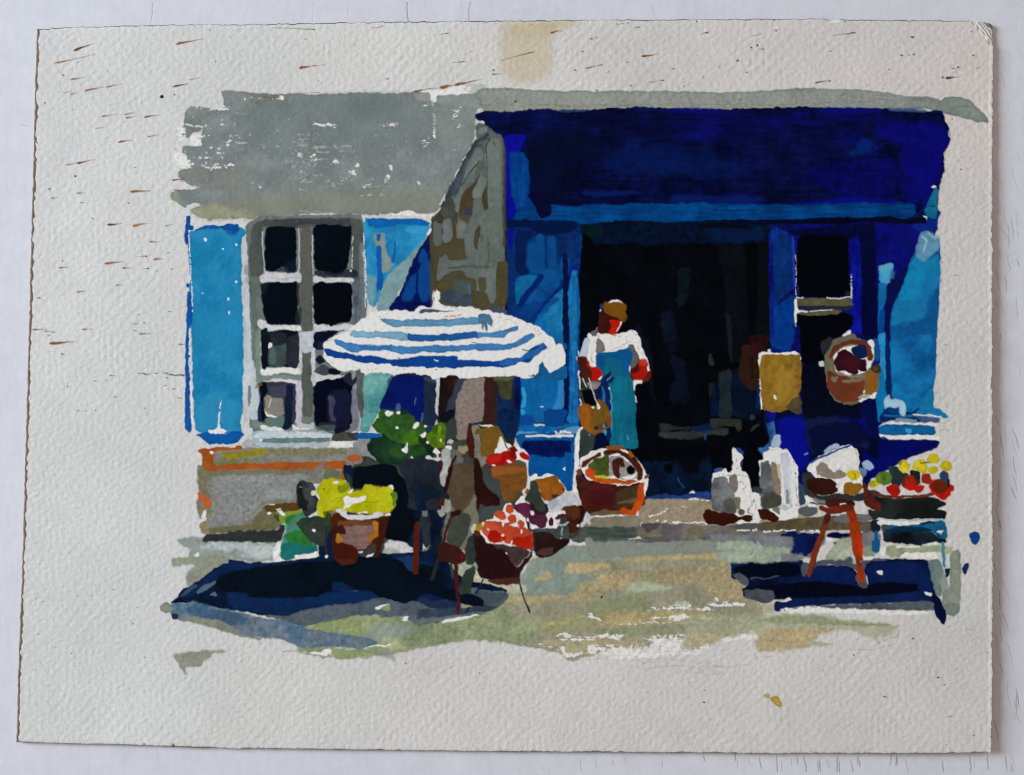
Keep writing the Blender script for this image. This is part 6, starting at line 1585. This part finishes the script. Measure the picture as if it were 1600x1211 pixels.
LABEL = {}
LABELS_MULTI = {}
counts = {}; made = {}
order = np.argsort(fid, kind='stable'); srt = fid[order]; first = {}
bounds = {k: (np.searchsorted(srt, k), np.searchsorted(srt, k, 'right')) for k in range(len(PARTS))}
def faces(k): a, b = bounds[k]; return order[a:b]
def make(k, name, parent, label=None):
    fs = faces(k)
    if len(fs) < 4: return None
    return piece(fs, name, M_paint, parent, label)
for k, nm in enumerate(PARTS):          # whole parts first
    if k == 0 or '/' in nm: continue
    c = counts.get(nm, 0); counts[nm] = c + 1
    lb = LAB.get(nm); lb = lb[c % len(lb)] if isinstance(lb, list) else lb
    o = make(k, 'painted_' + NAMES.get(nm, nm), sheet, lb)
    if o: made.setdefault(nm, o)
for k, nm in enumerate(PARTS):
    if '/' not in nm: continue
    a, b = nm.split('/')
    if a not in made:
        e = bpy.data.objects.new('painted_' + a, None); C.objects.link(e); e.parent = sheet; made[a] = e
    make(k, 'painted_' + b, made.get(a, sheet))
# ---------------------------------------------------------------- the white painted tabletop
# fine grid round the sheet (crackled paint), one plain sheet of the same top further out
TC = np.zeros((H, W), np.float32)
crng = np.random.RandomState(21)
def crack(x, y, L, slant=.1, wgt=1., wd=.9):
    n = max(4, int(L/3)); t = np.linspace(0, 1, n)
    px = x + slant*L*t + np.cumsum(crng.randn(n))*.55; py = y + L*t
    P = np.stack([px, py], -1).astype(np.float32)
    x0, x1 = max(0, int(px.min()-4)), min(W, int(px.max()+5)); y0, y1 = max(0, int(y-3)), min(H, int(y+L+4))
    if x1 <= x0 or y1 <= y0: return
    d = sdf_line(P, xx[y0:y1, x0:x1], yy[y0:y1, x0:x1], wd*.5)
    fade = .35 + .65*np.clip(np.sin(np.pi*np.clip((yy[y0:y1, x0:x1]-y)/L, 0, 1))*1.6, 0, 1)
    TC[y0:y1, x0:x1] = np.maximum(TC[y0:y1, x0:x1], np.clip(.6 - d, 0, 1)*wgt*fade)
for a in ((636, -12, 50, .01, .8, 1.1), (737, -14, 50, -.04, .7, 1), (239, -20, 60, -.12, .55, .9), (720, -8, 20, .02, .3, .8), (1012, -6, 26, .5, .3, .8),
          (245, 1176, 10, -.1, .3, .8), (28, 192, 4, 3.5, .5, .7)): crack(*a)
for X_, L in ((1246, 12), (1259, 36), (1283, 30), (1284, 20), (1312, 34), (1315, 40), (1333, 44), (1343, 14), (1347, 12), (1395, 22), (1404, 18), (1404, 14), (1477, 34), (1519, 34), (1546, 24), (1575, 26), (1190, 20), (1150, 14), (1100, 10), (1216, 34)):
    crack(X_, 1178 + crng.rand()*14, L, crng.uniform(-.1, .2), .8, 1.1)
for q in range(66):
    y = 80 + crng.rand()**.75*1120
    crack(1556 + crng.rand()*42, y, 10 + crng.rand()*34, crng.uniform(-.05, .42), (.25 + .65*crng.rand())*(.35 + .65*min(1, y/600)), crng.uniform(.7, 1.2))
for q in range(22): crack(crng.rand()*1600, crng.choice([-6, 2, 8]), 8 + crng.rand()*22, crng.uniform(-.1, .1), .12 + .1*crng.rand(), .8)
for q in range(14): crack(900 + crng.rand()*650, 1182 + crng.rand()*10, 8 + crng.rand()*16, crng.uniform(-.1, .2), .5, .8)
def table_grid(x0, x1, y0, y1, st):
    nx, ny = int(round((x1-x0)/st)), int(round((y1-y0)/st))
    X, Y = np.meshgrid(np.linspace(x0, x1, nx+1), np.linspace(y0, y1, ny+1)); return X, Y, nx, ny
tv, tf, tk = [], [], []; off = 0
def add_patch(x0, x1, y0, y1, st):
    global off
    X, Y, nx, ny = table_grid(x0, x1, y0, y1, st)
    inside = (X > 0) & (X < W-1) & (Y > 0) & (Y < H-1)
    c = samp(TC, X, Y)*inside; soft = samp(N30, X % (W-2), Y % (H-2)); f3 = samp(N8, X % (W-2), Y % (H-2)); nv_ = samp(NV, X % (W-2), Y % (H-2))
    z = -.00012*c + .000010*soft + .000005*f3
    base = hexc('cdd0dc')/E0
    K = np.ones(X.shape + (4,), np.float32)
    K[..., :3] = base * (1 + .012*soft + .01*f3 + .008*nv_)[..., None]
    K[..., :3] = K[..., :3]*(1 - .78*c[..., None]) + hexc('4a4a52')*.78*c[..., None]
    tv.append(np.stack([(X-800)*PX, (H/2-Y)*PX, z], -1).reshape(-1, 3)); tk.append(K.reshape(-1, 4))
    i = np.arange(ny)[:, None]*(nx+1) + np.arange(nx)[None]
    tf.append(np.stack([i, i+nx+1, i+nx+2, i+1], -1).reshape(-1, 4) + off); off += (nx+1)*(ny+1)
add_patch(-20, 1620, -20, 60, 1); add_patch(-20, 1620, 1140, 1232, 1)
add_patch(-20, 70, 60, 1140, 1); add_patch(1530, 1620, 60, 1140, 1)
add_patch(70, 1530, 60, 1140, 73)
add_patch(-1600, -20, -1400, 2600, 40); add_patch(1620, 3200, -1400, 2600, 40)
add_patch(-20, 1620, -1400, -20, 20); add_patch(-20, 1620, 1232, 2600, 19)
M_table = mat('white_table_paint', .5, .25, bump=(900, .25, .00005))
table = mesh_obj('tabletop', np.concatenate(tv), np.concatenate(tf), M_table, np.concatenate(tk))
table['kind'] = 'structure'
